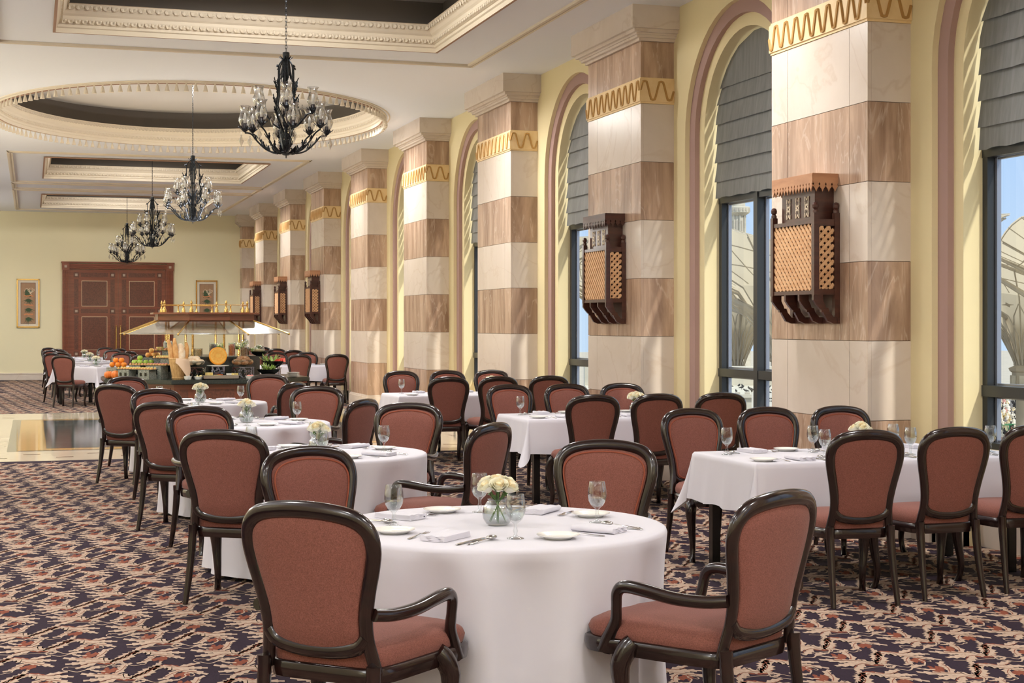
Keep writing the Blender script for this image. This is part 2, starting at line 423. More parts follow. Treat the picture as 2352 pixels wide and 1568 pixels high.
# ---- windows, blinds
def build_window(i,yc):
    b=MB(); x0,x1=X4,X4+.07; W=.92
    def fr(y0,y1,z0,z1,mi=0,xa=x0,xb=x1): b.box(xa,xb,y0,y1,z0,z1,mi)
    fr(yc-W,yc-W+.06,.70,2.86); fr(yc+W-.06,yc+W,.70,2.86); fr(yc-W+.002,yc+W-.002,2.80,2.87,0,x0-.006,x1-.003); fr(yc-W+.002,yc+W-.002,.702,.75,0,x0-.006,x1-.003)
    fr(yc-W+.004,yc+W-.004,1.08,1.16,0,x0-.012,x1+.003); fr(yc+.04,yc+.12,.705,2.855,0,x0-.018,x1+.006)
    for (ya,yb) in ((yc-W+.06,yc+.04),(yc+.12,yc+W-.06)):
        for (za,zb) in ((.75,1.08),(1.16,2.80)):
            fr(yb-.022,yb,za,zb,1,x1-.005,x1+.03); fr(ya,ya+.022,za,zb,1,x1-.005,x1+.03); fr(ya,yb,zb-.015,zb,1,x1,x1+.03); fr(ya,yb,za,za+.015,1,x1,x1+.03)
    # upper arched light behind the blind
    o=struct('window_%d'%i,b,[M['frame'],M['frame2']],sharp=30)
    g=MB(); xg=x1+.05
    g.add([(xg,yc-W,.70),(xg,yc+W,.70),(xg,yc+W,2.85),(xg,yc-W,2.85)],[(0,1,2,3)])
    p=arch_path(.91,yc,16,SPR,2.85); g.add([(xg,y,z) for y,z in p],[tuple(range(len(p)))])
    g.build('pane',M['pane'],o,smooth=False)
def build_blind(yc,label):
    """roman blind: stacked swags, arched top"""
    b=MB(); x=6.53
    zs=[2.872,3.03,3.22,3.41,3.60,3.79,3.95,4.38]
    ny=22
    for k in range(len(zs)-1):
        za,zb=zs[k],zs[k+1]; vs=[];nz=5
        for j in range(nz+1):
            t=j/nz; z=za+(zb-za)*t
            if k==0: bulge=.012+.012*(1-t)
            elif k<6: bulge=.004+.026*(1-t)**1.2
            else: bulge=.004+.02*(1-t)
            for i in range(ny+1):
                s_=-1+2*i/ny; hw=.885
                y=yc+s_*hw
                zz=z-.02*(1-t)
                # clip to the arch
                if zz>SPR:
                    lim=math.sqrt(max(0,.905**2-(zz-SPR)**2)); y=yc+s_*min(hw,lim)
                vs.append((x-bulge-.006*math.sin(i*2.3+k)*(1-t),y,zz+.006*math.sin(i*1.7+k*2)*(1-t if k==0 else .2)))
        b.add(vs,[(j*(ny+1)+i,j*(ny+1)+i+1,(j+1)*(ny+1)+i+1,(j+1)*(ny+1)+i) for j in range(nz) for i in range(ny)],0)
    o=b.build('roman_blind',M['blind'])
    tag(o,label,'blind','roman blinds in the window arches')
names=['second window behind the viewer','window behind the viewer','window at the right edge of the photo','window between the two nearest wall lanterns','window behind the second nearest lantern','fourth arch from the right','fifth arch from the right','sixth arch from the right','seventh arch from the right','eighth arch from the right','last arch before the far wall']
for i,yc in enumerate(bays):
    if i==0: continue
    build_window(i,yc); build_blind(yc,'grey pleated roman blind half drawn in the '+names[i])

# ---- back wall, door, skirting
b=MB(); b.box(XL,XW+.4,BY,BY+.2,0,CZ,0)
struct('wall_back',b,[M['back']])
b=MB(); b.box(XL-.2,XL,YN,BY,0,CZ,0); struct('wall_left',b,[M['back']])
b=MB(); b.box(XL,XW+.4,YN-.2,YN,0,CZ,0); struct('wall_near',b,[M['back']])
b=MB(); 
for x0,x1 in ((XL,.84),(3.98,XF)):
    b.box(x0,x1,BY-.025,BY,0,.17,0); b.box(x0,x1,BY-.035,BY,.17,.20,0)
struct('baseboard_back',b,[M['cream']])
def build_door():
    b=MB(); X0,X1,ZT=.84,3.98,3.37; y=BY
    # fluted architrave
    for x0,x1 in ((X0,X0+.19),(X1-.19,X1)):
        b.box(x0,x1,y-.08,y,0,ZT-.19,0)
        for k in range(4): xx=x0+.03+k*.04; b.tube([(xx+.01,y-.08,0.05),(xx+.01,y-.08,ZT-.22)],.013,6,0)
    b.box(X0+.19,X1-.19,y-.08,y,ZT-.17,ZT-.02,0)
    for k in range(3): zz=ZT-.14+k*.04; b.tube([(X0+.2,y-.08,zz),(X1-.2,y-.08,zz)],.012,6,0)
    for x0 in (X0-.01,X1-.20): 
        b.box(x0,x0+.21,y-.1,y,ZT-.2,ZT+.0,0); b.box(x0+.07,x0+.14,y-.115,y-.09,ZT-.135,ZT-.065,1)
    b.box(X0-.03,X1+.03,y-.11,y,ZT,ZT+.04,0)
    for xx in (X0+.19,X1-.23): b.box(xx,xx+.04,y-.05,y,0,ZT-.17,0)
    o=struct('door_1',b,[M['mahog'],M['stud']])
    for s_ in (0,1):
        d=MB(); xa=X0+.23+s_*1.34; xb=xa+1.335; za,zb=.02,ZT-.18
        d.box(xa,xb,y-.03,y,za,zb,0)
        def panel(p0,p1,q0,q1):
            d.box(p0-.03,p1+.03,y-.036,y-.02,q0-.03,q1+.03,0); d.box(p0,p1,y-.042,y-.03,q0,q1,1)
            for (a0,a1,c0,c1) in ((p0,p1,q0,q0+.012),(p0,p1,q1-.012,q1),(p0,p0+.012,q0,q1),(p1-.012,p1,q0,q1)): d.box(a0,a1,y-.046,y-.04,c0,c1,2)
        cx=(xa+xb)/2
        panel(cx-.36,cx+.36,2.12,2.86); panel(cx-.36,cx+.36,.85,1.82)
        panel(cx-.36,cx+.36,.2,.62)
        for zz in (3.03,1.98,.74):
            for xx in (xa+.16,xb-.16):
                d.box(xx-.075,xx+.075,y-.045,y-.03,zz-.075,zz+.075,1); d.box(xx-.035,xx+.035,y-.06,y-.04,zz-.035,zz+.035,3)
            d.box(cx-.38,cx+.38,y-.038,y-.03,zz-.06,zz+.06,1)
        for xx in (xa+.16,xb-.16):
            for (q0,q1) in ((2.1,2.9),(.86,1.86)): d.box(xx-.06,xx+.06,y-.038,y-.03,q0,q1,1)
        leaf=d.build('door_leaf',[M['mahog'],M['burl'],M['inlay'],M['stud']],o,smooth=False)
        h=MB(); hx=xb-.055 if s_==0 else xa+.055
        h.tube([(hx,y-.11,.88),(hx,y-.11,1.52)],.018,10,0); 
        for zz in (.86,1.54): h.ball((hx,y-.11,zz),.028,10,8)
        for zz in (.95,1.45): h.tube([(hx,y-.11,zz),(hx,y-.02,zz)],.012,8,0)
        h.build('door_handle',M['brass'],leaf)
build_door()

# ---- ceiling with coffers
CX_=2.40
def rect_loop(x0,x1,y0,y1,n=1): return [(x0,y0),(x1,y0),(x1,y1),(x0,y1)]
cof=[(.25,4.55,4.25,8.65),(.25,4.55,13.15,17.57),(.25,4.55,30.9,35.3),(.25,4.55,39.75,44.1)]
EA,EB,EYC=2.93,3.68,24.5
def ell(a,b_,n=96): return [(CX_+a*math.cos(2*PI*i/n),EYC+b_*math.sin(2*PI*i/n)) for i in range(n)]
b=MB()
ys=[YN]+sum([[c[2],c[3]] for c in cof[:2]],[])+[EYC-4.3,EYC+4.3]+sum([[c[2],c[3]] for c in cof[2:]],[])+[BY+.1]
# strips between coffers (underside at CZ)
def cq(x0,x1,y0,y1): b.add([(x0,y0,CZ),(x0,y1,CZ),(x1,y1,CZ),(x1,y0,CZ)],[(0,1,2,3)],0)
xr=XW+.1
spans=[(YN,4.25),(8.65,13.15),(17.57,EYC-4.3),(EYC+4.3,30.9),(35.3,39.75),(44.1,BY+.1)]
for y0,y1 in spans: cq(XL,xr,y0,y1)
for c in cof: cq(XL,c[0],c[2],c[3]); cq(c[1],xr,c[2],c[3])
# oval opening
E_=ell(EA,EB); n=len(E_); O_=[]
for i in range(n):
    a=2*PI*i/n; dx,dy=EA*math.cos(a),EB*math.sin(a)
    t=9e9
    if dx>1e-6: t=min(t,(xr-CX_)/dx)
    if dx<-1e-6: t=min(t,(XL-CX_)/dx)
    if dy>1e-6: t=min(t,4.3/dy)
    if dy<-1e-6: t=min(t,-4.3/dy)
    O_.append((CX_+dx*t,EYC+dy*t))
b.add([(x,y,CZ) for x,y in E_]+[(x,y,CZ) for x,y in O_],[(i,n+i,n+(i+1)%n,(i+1)%n) for i in range(n)],0)
# corners of the oval field
for sx in (XL,xr):
    for sy in (EYC-4.3,EYC+4.3):
        cand=[(x,y) for x,y in O_ if abs(x-sx)<1e-6 and (y-EYC)*(sy-EYC)>0]; cc=[(x,y) for x,y in O_ if abs(y-sy)<1e-6 and (x-CX_)*(sx-CX_)>0]
        if cand and cc:
            p=max(cand,key=lambda q:abs(q[1]-EYC)); q=max(cc,key=lambda q:abs(q[0]-CX_)); b.add([(p[0],p[1],CZ),(q[0],q[1],CZ),(sx,sy,CZ)],[(0,1,2)],0)
# roof slab above, so no sky leaks in
b.box(XL,xr+.6,YN,BY+.2,5.75,5.85,0)
for x0,x1,y0,y1 in ((XL,XL+.05,YN,BY),(xr+.3,xr+.4,YN,BY),(XL,xr,YN,YN+.05),(XL,xr,BY,BY+.1)): b.box(x0,x1,y0,y1,CZ+.01,5.75,0)
struct('ceiling',b,[M['white']],smooth=False)
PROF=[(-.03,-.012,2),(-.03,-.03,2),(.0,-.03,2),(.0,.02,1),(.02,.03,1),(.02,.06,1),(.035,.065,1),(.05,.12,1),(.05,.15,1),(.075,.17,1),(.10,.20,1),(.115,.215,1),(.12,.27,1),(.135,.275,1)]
def cornice(name,loopf,closed_pts):
    """loopf(off) -> loop shrunk inward by off"""
    b=MB()
    loops=[(loopf(o),z,m) for o,z,m in PROF]
    for k in range(len(loops)-1):
        A,za,_=loops[k]; B,zb,mi=loops[k+1]; n=len(A)
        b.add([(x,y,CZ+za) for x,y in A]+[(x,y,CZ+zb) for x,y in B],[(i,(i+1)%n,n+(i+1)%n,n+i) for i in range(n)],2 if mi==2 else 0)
    # top ledge back out to the recessed wall, wall, ceiling of the coffer
    A=loops[-1][0]; B=loopf(-.12); n=len(A); za=CZ+.275; zt=5.42
    b.add([(x,y,za) for x,y in A]+[(x,y,za) for x,y in B],[(i,(i+1)%n,n+(i+1)%n,n+i) for i in range(n)],0)
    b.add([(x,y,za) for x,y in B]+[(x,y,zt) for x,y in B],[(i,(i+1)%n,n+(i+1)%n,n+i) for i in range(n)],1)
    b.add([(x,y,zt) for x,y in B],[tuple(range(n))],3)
    # carved egg-and-leaf rows
    for off,z0,z1,st in ((.043,.065,.118,.075),(.112,.205,.268,.095)):
        L=loopf(off); n=len(L)
        for i in range(n):
            p=Vector((*L[i],0)); q=Vector((*L[(i+1)%n],0)); d=q-p; ln=d.length; d.normalize(); nn=Vector((-d.y,d.x,0))
            k=max(1,int(round(ln/st)))
            if closed_pts: k=1
            for j in range(k):
                c=p+d*(ln*(j+.5)/k); w=ln/k*.46; zc=CZ+z0; h=z1-z0
                vs=[]
                for (a,zz,o) in ((-w,h*.9,.0),(-w*.95,h*.35,.016),(-w*.45,0,.02),(w*.45,0,.02),(w*.95,h*.35,.016),(w,h*.9,.0),(w*.4,h*.75,.012),(0,h*.2,.004),(-w*.4,h*.75,.012)):
                    vs.append(c+d*a+nn*(o+.004)+Vector((0,0,zc+zz)))
                b.add(vs,[(0,1,8),(1,2,7,8),(2,3,7),(3,4,6,7),(4,5,6)],0)
    return struct(name,b,[M['mould'],M['taupe'],M['mouldlip'],M['cove']],sharp=50,smooth=False)
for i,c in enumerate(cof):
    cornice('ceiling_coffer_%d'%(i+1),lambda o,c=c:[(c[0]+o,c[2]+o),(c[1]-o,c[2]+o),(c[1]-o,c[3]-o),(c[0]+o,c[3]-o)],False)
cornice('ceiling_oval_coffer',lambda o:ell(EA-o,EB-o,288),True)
# tassel trim around the oval
b=MB(); L=ell(EA+.06,EB+.06,150)
for x,y in L:
    b.lathe([(.006,-.01),(.012,-.03),(.008,-.045),(.016,-.06),(.034,-.135),(.0,-.135)],7,(x,y,CZ),0,caps=False)
Lr=ell(EA+.06,EB+.06,192)
b.tube([(x,y,CZ-.008) for x,y in Lr],.02,6,0,closed=True)
b.tube([(x,y,CZ-.004) for x,y in ell(EA+.12,EB+.12,192)],.012,6,0,closed=True)
struct('trim_1',b,[M['mould']])
# flat ceiling frames
def frame_trim(name,x0,x1,y0,y1,w=.11):
    b=MB()
    for k,(o,h) in enumerate(((0,.012),(.02,.028),(.05,.02),(.075,.03))):
        ww=.03 if k in(1,3) else .02
        for (a0,a1,c0,c1) in ((x0+o,x1-o,y0+o,y0+o+ww),(x0+o,x1-o,y1-o-ww,y1-o),(x0+o,x0+o+ww,y0+o,y1-o),(x1-o-ww,x1-o,y0+o,y1-o)): b.box(a0,a1,c0,c1,CZ-h,CZ+.001)
    struct(name,b,[M['mould']],smooth=False)
frame_trim('trim_2',-.45,5.28,12.3,18.5); frame_trim('trim_3',-.45,5.28,30.1,36.4); frame_trim('trim_4',-.45,5.28,36.75,38.2); frame_trim('trim_5',-.45,5.28,38.55,45.2); frame_trim('trim_6',-.45,5.28,3.4,9.5)
# ceiling rosette of the oval
b=MB(); b.lathe([(.30,0),(.32,-.01),(.28,-.03),(.2,-.02),(.12,-.05),(.05,-.06),(0,-.06)],32,(CX_,24.47,5.42),0,caps=False,wob=lambda a,k:1+.06*math.cos(12*a))
struct('trim_7',b,[M['mould']])
# ------------------------------------------------------------------ chairs
def lean(z): return -.215-.105*max(0,(z-.42))/.58
def make_chair(arm):
    k=1.17 if arm else 1.0
    root=thing('armchair' if arm else 'dining_chair','chair','chair')
    wood=M['wood']
    half=[(.190,.415),(.180,.475),(.170,.54),(.171,.61),(.186,.70),(.206,.79),(.214,.855),(.203,.912),(.163,.953),(.09,.972),(0,.978)]
    half=[(x*k,z) for x,z in half]
    loop=half+[(-x,z) for x,z in reversed(half[:-1])]
    b=MB()
    P=[(x,lean(z)+.05*(x/.24)**2*.5,z) for x,z in loop]
    b.tube(P,[.024,.025,.026,.027,.028,.029,.030,.031,.031,.031,.031,.031,.031,.031,.030,.029,.028,.027,.026,.025,.024],10,0,sub=4,flat=.72,up=(0,1,0))
    b.tube([(x*k,lean(.53)+.01,z) for x,z in ((-.168,.545),(-.14,.510),(-.075,.492),(0,.487),(.075,.492),(.14,.510),(.168,.545))],.026,8,0,sub=3,flat=.7,up=(0,1,0))
    b.build('back_frame',wood,root)
    # upholstery outline inside the frame
    ins=[(.148,.55),(.152,.62),(.168,.70),(.188,.79),(.195,.855),(.184,.90),(.146,.934),(.08,.952),(0,.958)]
    ins=[(x*k,z) for x,z in ins]
    low=[(-.125*k,.520),(-.07*k,.506),(0,.502),(.07*k,.506),(.125*k,.520)]
    out=ins+[(-x,z) for x,z in reversed(ins[:-1])]+low
    Pp,_=smooth_path([Vector((x,0,z)) for x,z in out],[0]*len(out),3,True)
    cz=.74
    def pad(name,sgn,prof,mt):
        b=MB(); n=len(Pp); vs=[]
        for sc_,off in prof:
            for p in Pp:
                x=p.x*sc_; z=cz+(p.z-cz)*sc_; vs.append((x,lean(z)+.025*(x/.24)**2+sgn*off,z))
        vs.append((0,lean(cz)+sgn*prof[-1][1],cz)); fs=[]
        for j in range(len(prof)-1):
            for i in range(n):
                i2=(i+1)%n; q=(j*n+i,j*n+i2,(j+1)*n+i2,(j+1)*n+i); fs.append(q if sgn>0 else tuple(reversed(q)))
        L=(len(prof)-1)*n
        for i in range(n):
            q=(L+i,L+(i+1)%n,len(vs)-1); fs.append(q if sgn>0 else tuple(reversed(q)))
        b.add(vs,fs); return b.build(name,mt,root)
    f=pad('backrest',1,[(1,.0),(1,.012),(.95,.022),(.86,.032),(.6,.04),(.3,.043)],M['fabric'])
    pad('back_panel',-1,[(1,.0),(1,.008),(.97,.012),(.7,.016),(.3,.017)],M['fabric'])
    b=MB(); b.tube([(p.x*.945,lean(cz+(p.z-cz)*.945)+.025*(p.x/.24)**2+.024,cz+(p.z-cz)*.945) for p in Pp],.0045,6,0,closed=True); b.build('piping',M['piping'],f)
    # seat
    w0,w1=.190*k,.236*k; yf=.215+(.195 if arm else .05); dy=yf-.215
    def ring(sc_,z,front=0):
        pts=[]
        cor=[(-w0,-.20),(w0,-.20),(w1,yf),(-w1,yf)]
        N=12
        for i in range(4):
            a=Vector(cor[i]); c=Vector(cor[(i+1)%4])
            for j in range(N):
                t=j/N; p=a.lerp(c,t)
                e=math.sin(PI*t)
                if i==2: p.y+=.035*e
                # round corners
                p=p*(1-.095*(1-e)**3)
                pts.append((p.x*sc_,p.y*sc_+.0,z))
        return pts
    b=MB(); R=[ring(.985,.432),ring(1.0,.445),ring(1.01,.462),ring(.985,.484),ring(.9,.502),ring(.7,.514),ring(.35,.519)]
    n=len(R[0]); vs=[p for r in R for p in r]+[(0,0,.52)]; fs=[]
    for j in range(len(R)-1):
        for i in range(n): i2=(i+1)%n; fs.append((j*n+i,j*n+i2,(j+1)*n+i2,(j+1)*n+i))
    for i in range(n): fs.append(((len(R)-1)*n+i,(len(R)-1)*n+(i+1)%n,len(vs)-1))
    b.add(vs,fs); b.build('seat',M['fabric'],root,sharp=60)
    b=MB(); R=[ring(.93,.375),ring(1.03,.378),ring(1.045,.40),ring(1.04,.428),ring(1.0,.436),ring(.9,.436)]
    n=len(R[0]); vs=[p for r in R for p in r]; fs=[]
    for j in range(len(R)-1):
        for i in range(n): i2=(i+1)%n; fs.append((j*n+i,j*n+i2,(j+1)*n+i2,(j+1)*n+i))
    fs.append(tuple(reversed(range(n)))); b.add(vs,fs); b.build('seat_rail',wood,root,sharp=60)
    for s in (-1,1):
        b=MB(); b.tube([(s*x,y,z) for x,y,z in ((.190*k,-.216,.45),(.189*k,-.222,.36),(.192*k,-.245,.2),(.200*k,-.285,0))],[.027,.025,.021,.0155],8,0,sub=3); b.build('leg',wood,root)
        b=MB(); wf=w1+.004
        b.tube([(s*x,y,z) for x,y,z in ((wf-.030,.170,.432),(wf-.014,.188,.405),(wf+.004,.206,.345),(wf-.004,.202,.24),(wf-.018,.188,.12),(wf-.014,.196,.045),(wf-.006,.212,.0))],[.034,.040,.038,.028,.021,.019,.023],10,0,sub=3,up=(0,1,0)); b.build('leg',wood,root)
        if arm:
            b=MB(); xo=.212*k
            b.tube([(s*x,y,z) for x,y,z in ((xo-.012,-.235,.628),(xo+.012,-.15,.618),(xo+.03,-.03,.620),(xo+.038,.10,.636),(xo+.038,.185,.638),(xo+.034,.222,.612),(xo+.026,.232,.56),(xo+.014,.245,.50),(xo+.006,.285,.43),(xo+.004,.305,.385))],[.023,.023,.024,.025,.024,.023,.022,.024,.030,.034],10,0,sub=4,flat=.85,up=(s,0,0)); b.build('armrest',wood,root)
    return root
P_arm=Proto(make_chair(True)); P_side=Proto(make_chair(False))
def place_chair(P,x,y,tx,ty,label,group,mind=0,hd=None):
    """x,y under the top of the backrest, facing (tx,ty)"""
    dd=Vector((tx-x,ty-y)); h=dd.normalized()
    if dd.length<mind: x,y=tx-h.x*mind,ty-h.y*mind
    if hd is not None: h=Vector((-math.sin(math.radians(hd)),math.cos(math.radians(hd))))
    c=Vector((x,y))+h*.31
    return P.put((c.x,c.y,0),math.atan2(h.y,h.x)-PI/2,label,group)

# ------------------------------------------------------------------ tables
TZ=.76
RT=[(1.863,6.175),(1.79,9.98),(1.755,13.24),(1.735,16.82)]
TN=['nearest round table','second round table','third round table','farthest round table']
arm_pos=[[(.87,5.14),(2.54,5.02),(2.83,7.40),(1.30,7.38)],[(1.02,8.78),(2.62,8.95),(2.74,11.35),(1.15,11.35)],[(.99,12.12),(2.54,12.04),(2.63,14.65),(1.08,14.5)],[(.80,15.82),(2.58,15.72),(2.70,18.3),(1.02,18.04)]]
seatn=['near left side','near right side','far right side','far left side']
def build_round_table(i,x,y):
    t=thing('round_table','round pedestal table under a white cloth, the '+TN[i],'table',(x,y,0),0,'round tables')
    b=MB(); b.lathe([(.66,.705),(.69,.71),(.69,.738),(.66,.742)],48); b.build('tabletop',M['walnut'],t)
    b=MB(); b.lathe([(.30,.0),(.31,.02),(.10,.05),(.045,.10),(.04,.60),(.12,.70),(.3,.705)],20); b.build('pedestal',M['black'],t)
    b=MB(); R=.71; n=180; rg=[(0,.758),(.5,.758),(.93,.758),(.985,.757),(1.0,.751),(1.006,.738)]
    z=.70; 
    prof=[(r*R,zz,0) for r,zz in rg]+[(R*1.0,.70,.25),(R*.985,.62,.5),(R*.975,.5,.7),(R*.975,.35,.85),(R*.98,.2,.95),(R*.99,.08,1),(R*1.0,.03,1)]
    ph=i*1.7; vs=[]; fs=[]
    for (r,zz,f) in prof[1:]:
        for k in range(n):
            a=2*PI*k/n
            w=f*(.030*math.sin(9*a+ph+1.1*math.sin(3*a+ph))+.018*math.sin(16*a+2*ph+1.2*math.sin(2*a))+.012*math.sin(5*a-ph))
            vs.append(((r+w)*math.cos(a),(r+w)*math.sin(a),zz+(.004*math.sin(4*a+ph) if f>.9 else 0)))
    m=len(prof)-1
    for j in range(m-1):
        for k in range(n): k2=(k+1)%n; fs.append((j*n+k,(j+1)*n+k,(j+1)*n+k2,j*n+k2))
    fs.append(tuple(range(n)))
    b.add(vs,fs); o=b.build('tablecloth',M['linen'],None,(x,y,0),0,sharp=70)
    tag(o,'floor length white cloth hanging over the '+TN[i],'tablecloth','long round tablecloths')
    for j,(px,py) in enumerate(arm_pos[i]):
        place_chair(P_arm,px,py,x,y,'terracotta armchair with dark frame at the %s of the %s'%(seatn[j],TN[i]),'armchairs at the round tables',1.40,{(1,1):45,(2,1):50,(3,1):50}.get((i,j)))
for i,(x,y) in enumerate(RT): build_round_table(i,x,y)

def cloth_mesh(hx,hy,h,seed=0,z0=.758):
    """rectangular cloth over a table of half size hx,hy hanging down h; corners fall in points"""
    b=MB(); r_=random.Random(seed); nd=8
    edge=[]   # perimeter samples: (px,py,nx,ny,corner t)
    def side(ax,ay,bx,by,nx,ny,n):
        for i in range(n):
            t=i/n; edge.append((ax+(bx-ax)*t,ay+(by-ay)*t,nx,ny,0,t))
    def corner(cx,cy,a0,n=14):
        for i in range(n): 
            t=i/n; a=a0+PI/2*t; edge.append((cx,cy,math.cos(a),math.sin(a),t,0))
    e=.004
    nx_=int(hx*2/.05); ny_=int(hy*2/.05)
    side(-hx,-hy,hx,-hy,0,-1,nx_); corner(hx,-hy,-PI/2); side(hx,-hy,hx,hy,1,0,ny_); corner(hx,hy,0); side(hx,hy,-hx,hy,0,1,nx_); corner(-hx,hy,PI/2); side(-hx,hy,-hx,-hy,-1,0,ny_); corner(-hx,-hy,PI)
    n=len(edge); vs=[(hx*0,0,z0)]
    rows=[(0,0),(.012,.012)]+[(.012+.03*j/nd,h*j/nd) for j in range(1,nd+1)]
    vs=[];fs=[]
    for (o,d) in rows:
        for (px,py,nx,ny,t,s) in edge:
            dd=d; oo=o; w_=d/h if h else 0
            if t>0:
                fold=math.sin(PI*t)**1.5; dd=d*(1+.34*fold); oo=o+d*.40*fold*(.4+.6*w_)
                q=(px-nx*0,py); 
                # the gathered corner turns flat against one side
                vs.append((px+nx*oo+.0*d,py+ny*oo,z0-dd+(0 if d else 0))); continue
            w=d/h if h else 0
            wob=.010*w*math.sin(7*s*2*PI/2+seed)+.006*w*math.sin(13*s*PI+seed*2)
            vs.append((px+nx*(oo+wob),py+ny*(oo+wob),z0-dd+.006*w*math.sin(5*s*PI+seed)))
    for j in range(len(rows)-1):
        for k in range(n): k2=(k+1)%n; fs.append((j*n+k,(j+1)*n+k,(j+1)*n+k2,j*n+k2))
    fs.append(tuple(range(n)))
    b.add(vs,fs); return b
def rect_table(cx,cy,hx,hy,name,rot=0,seed=0,group='rectangular tables by the windows'):
    t=thing('dining_table','rectangular table with square black legs, '+name,'table',(cx,cy,0),rot,group)
    b=MB(); b.box(-hx+.01,hx-.01,-hy+.01,hy-.01,.72,.745); b.box(-hx+.06,hx-.06,-hy+.06,hy-.06,.65,.72); b.build('tabletop',M['black'],t)
    for sx in (-1,1):
        for sy in (-1,1):
            b=MB(); x=sx*(hx-.10); y=sy*(hy-.10); b.box(x-.028,x+.028,y-.028,y+.028,0,.65); b.build('leg',M['black'],t)
    o=cloth_mesh(hx,hy,.31,seed).build('tablecloth',M['linen'],None,(cx,cy,0),rot,sharp=60)
    tag(o,'short white cloth with pointed corners on the '+name,'tablecloth','short rectangular tablecloths')
RTAB=[(5.16,8.87,.98,.455,'table nearest the right edge'),(5.20,13.38,1.0,.455,'middle window table'),(5.16,18.0,1.05,.455,'window table by the marble walkway')]
for i,(cx,cy,hx,hy,nm) in enumerate(RTAB):
    rect_table(cx,cy,hx,hy,nm,0,i+1)
near=[[(4.50,7.66),(5.12,7.72),(5.72,7.78)],[(4.54,12.19),(5.13,12.19),(5.75,12.24)],[(4.51,16.80),(5.10,16.80),(5.73,16.85)]]
far=[[(4.45,10.0),(5.04,9.99),(5.62,9.98)],[(4.50,14.50),(5.10,14.49),(5.69,14.49)],[(4.50,19.16),(5.12,19.18),(5.72,19.20)]]
pos=['left end','middle','window end']
for i,(cx,cy,hx,hy,nm) in enumerate(RTAB):
    for j in range(3):
        x,y=near[i][j]; dx=(.05,-.02,.05)[j]
        place_chair(P_side,x,y,x+dx,y+1,'terracotta chair seen from behind, %s of the %s'%(pos[j],nm),'dining chairs on the near side of the window tables')
    for j in range(3):
        x,y=far[i][j]; dx=(.03,-.02,-.03)[j]
        place_chair(P_side,x,y,x+dx,y-1,'terracotta chair facing the viewer, %s of the %s'%(pos[j],nm),'dining chairs on the far side of the window tables')
# far right tables beyond the buffet
rect_table(5.05,31.35,.95,.45,'far table right of the buffet',0,4,'tables behind the buffet'); rect_table(5.05,36.3,.95,.45,'second far table right of the buffet',0,5,'tables behind the buffet')
for (x,y,dy,l) in ((5.05,30.2,1,'seen from behind, partly hidden by the salad bowls'),(5.80,30.2,1,'seen from behind, right of the buffet'),(4.97,32.7,-1,'facing the viewer just right of the salad bowls'),(5.60,32.6,-1,'facing the viewer behind the far table with a vase'),
    (5.75,35.2,1,'dark against the light at the second far table'),(5.10,35.2,1,'seen from behind at the left of the second far table'),(5.1,37.5,-1,'facing the viewer beyond the second far table'),(5.7,37.5,-1,'pink in the daylight beyond the second far table'),(5.75,40.3,1,'seen from behind, farthest along the windows')):
    place_chair(P_side,x,y,x+.05,y+dy,'terracotta dining chair '+l,'dining chairs behind the buffet')
# far left square tables set cornerwise
for k,(cx,cy,nm) in enumerate(((1.18,31.95,'nearest far left table'),(1.2,35.9,'second far left table'),(1.2,39.8,'third far left table'))):
    rect_table(cx,cy,.54,.54,nm,math.radians(-42),6+k,'square tables by the door')
    for (dx,dy,sd) in ((-.62,-1.22,'near left'),(.85,-1.15,'near right'),(.62,1.12,'far right'),(-.80,1.05,'far left')):
        place_chair(P_side,cx+dx,cy+dy,cx,cy,'terracotta dining chair at the %s of the %s'%(sd,nm),'dining chairs at the far left tables')
# ------------------------------------------------------------------ things on the tables
def make_goblet():
    b=MB(); pr=[(.034,.000),(.034,.002),(.02,.006),(.008,.010),(.006,.02),(.010,.030),(.0065,.042),(.007,.055),(.012,.062),(.026,.074),(.036,.092),(.0405,.115),(.039,.140),(.0335,.172),(.0325,.174),(.0318,.172),(.0372,.140),(.0385,.115),(.034,.093),(.024,.076),(.008,.068),(0,.067)]
    b.lathe(pr,24,caps=False); b.lathe([(.034,0),(0,0)],24,caps=False)
    o=b.build('goblet',M['goblet'],sharp=80)
    w=MB(); w.lathe([(0,.0685),(.008,.0695),(.0235,.078),(.0335,.094),(.0365,.106),(0,.106)],20,caps=False); w.build('water',M['water'],o)
    return o
M['goblet']=thin_glass('goblet_glass',(250,252,252),base=.03,edge=.9,blend=.28)
def make_plate(r,name):
    b=MB(); b.lathe([(0,.003),(r*.55,.003),(r*.6,.0),(r*.64,.0),(r*.70,.006),(r*.97,.014),(r,.016),(r,.018),(r*.96,.0175),(r*.68,.010),(r*.60,.007),(0,.0065)],40,caps=False)
    return b.build(name,M['china'],sharp=60)
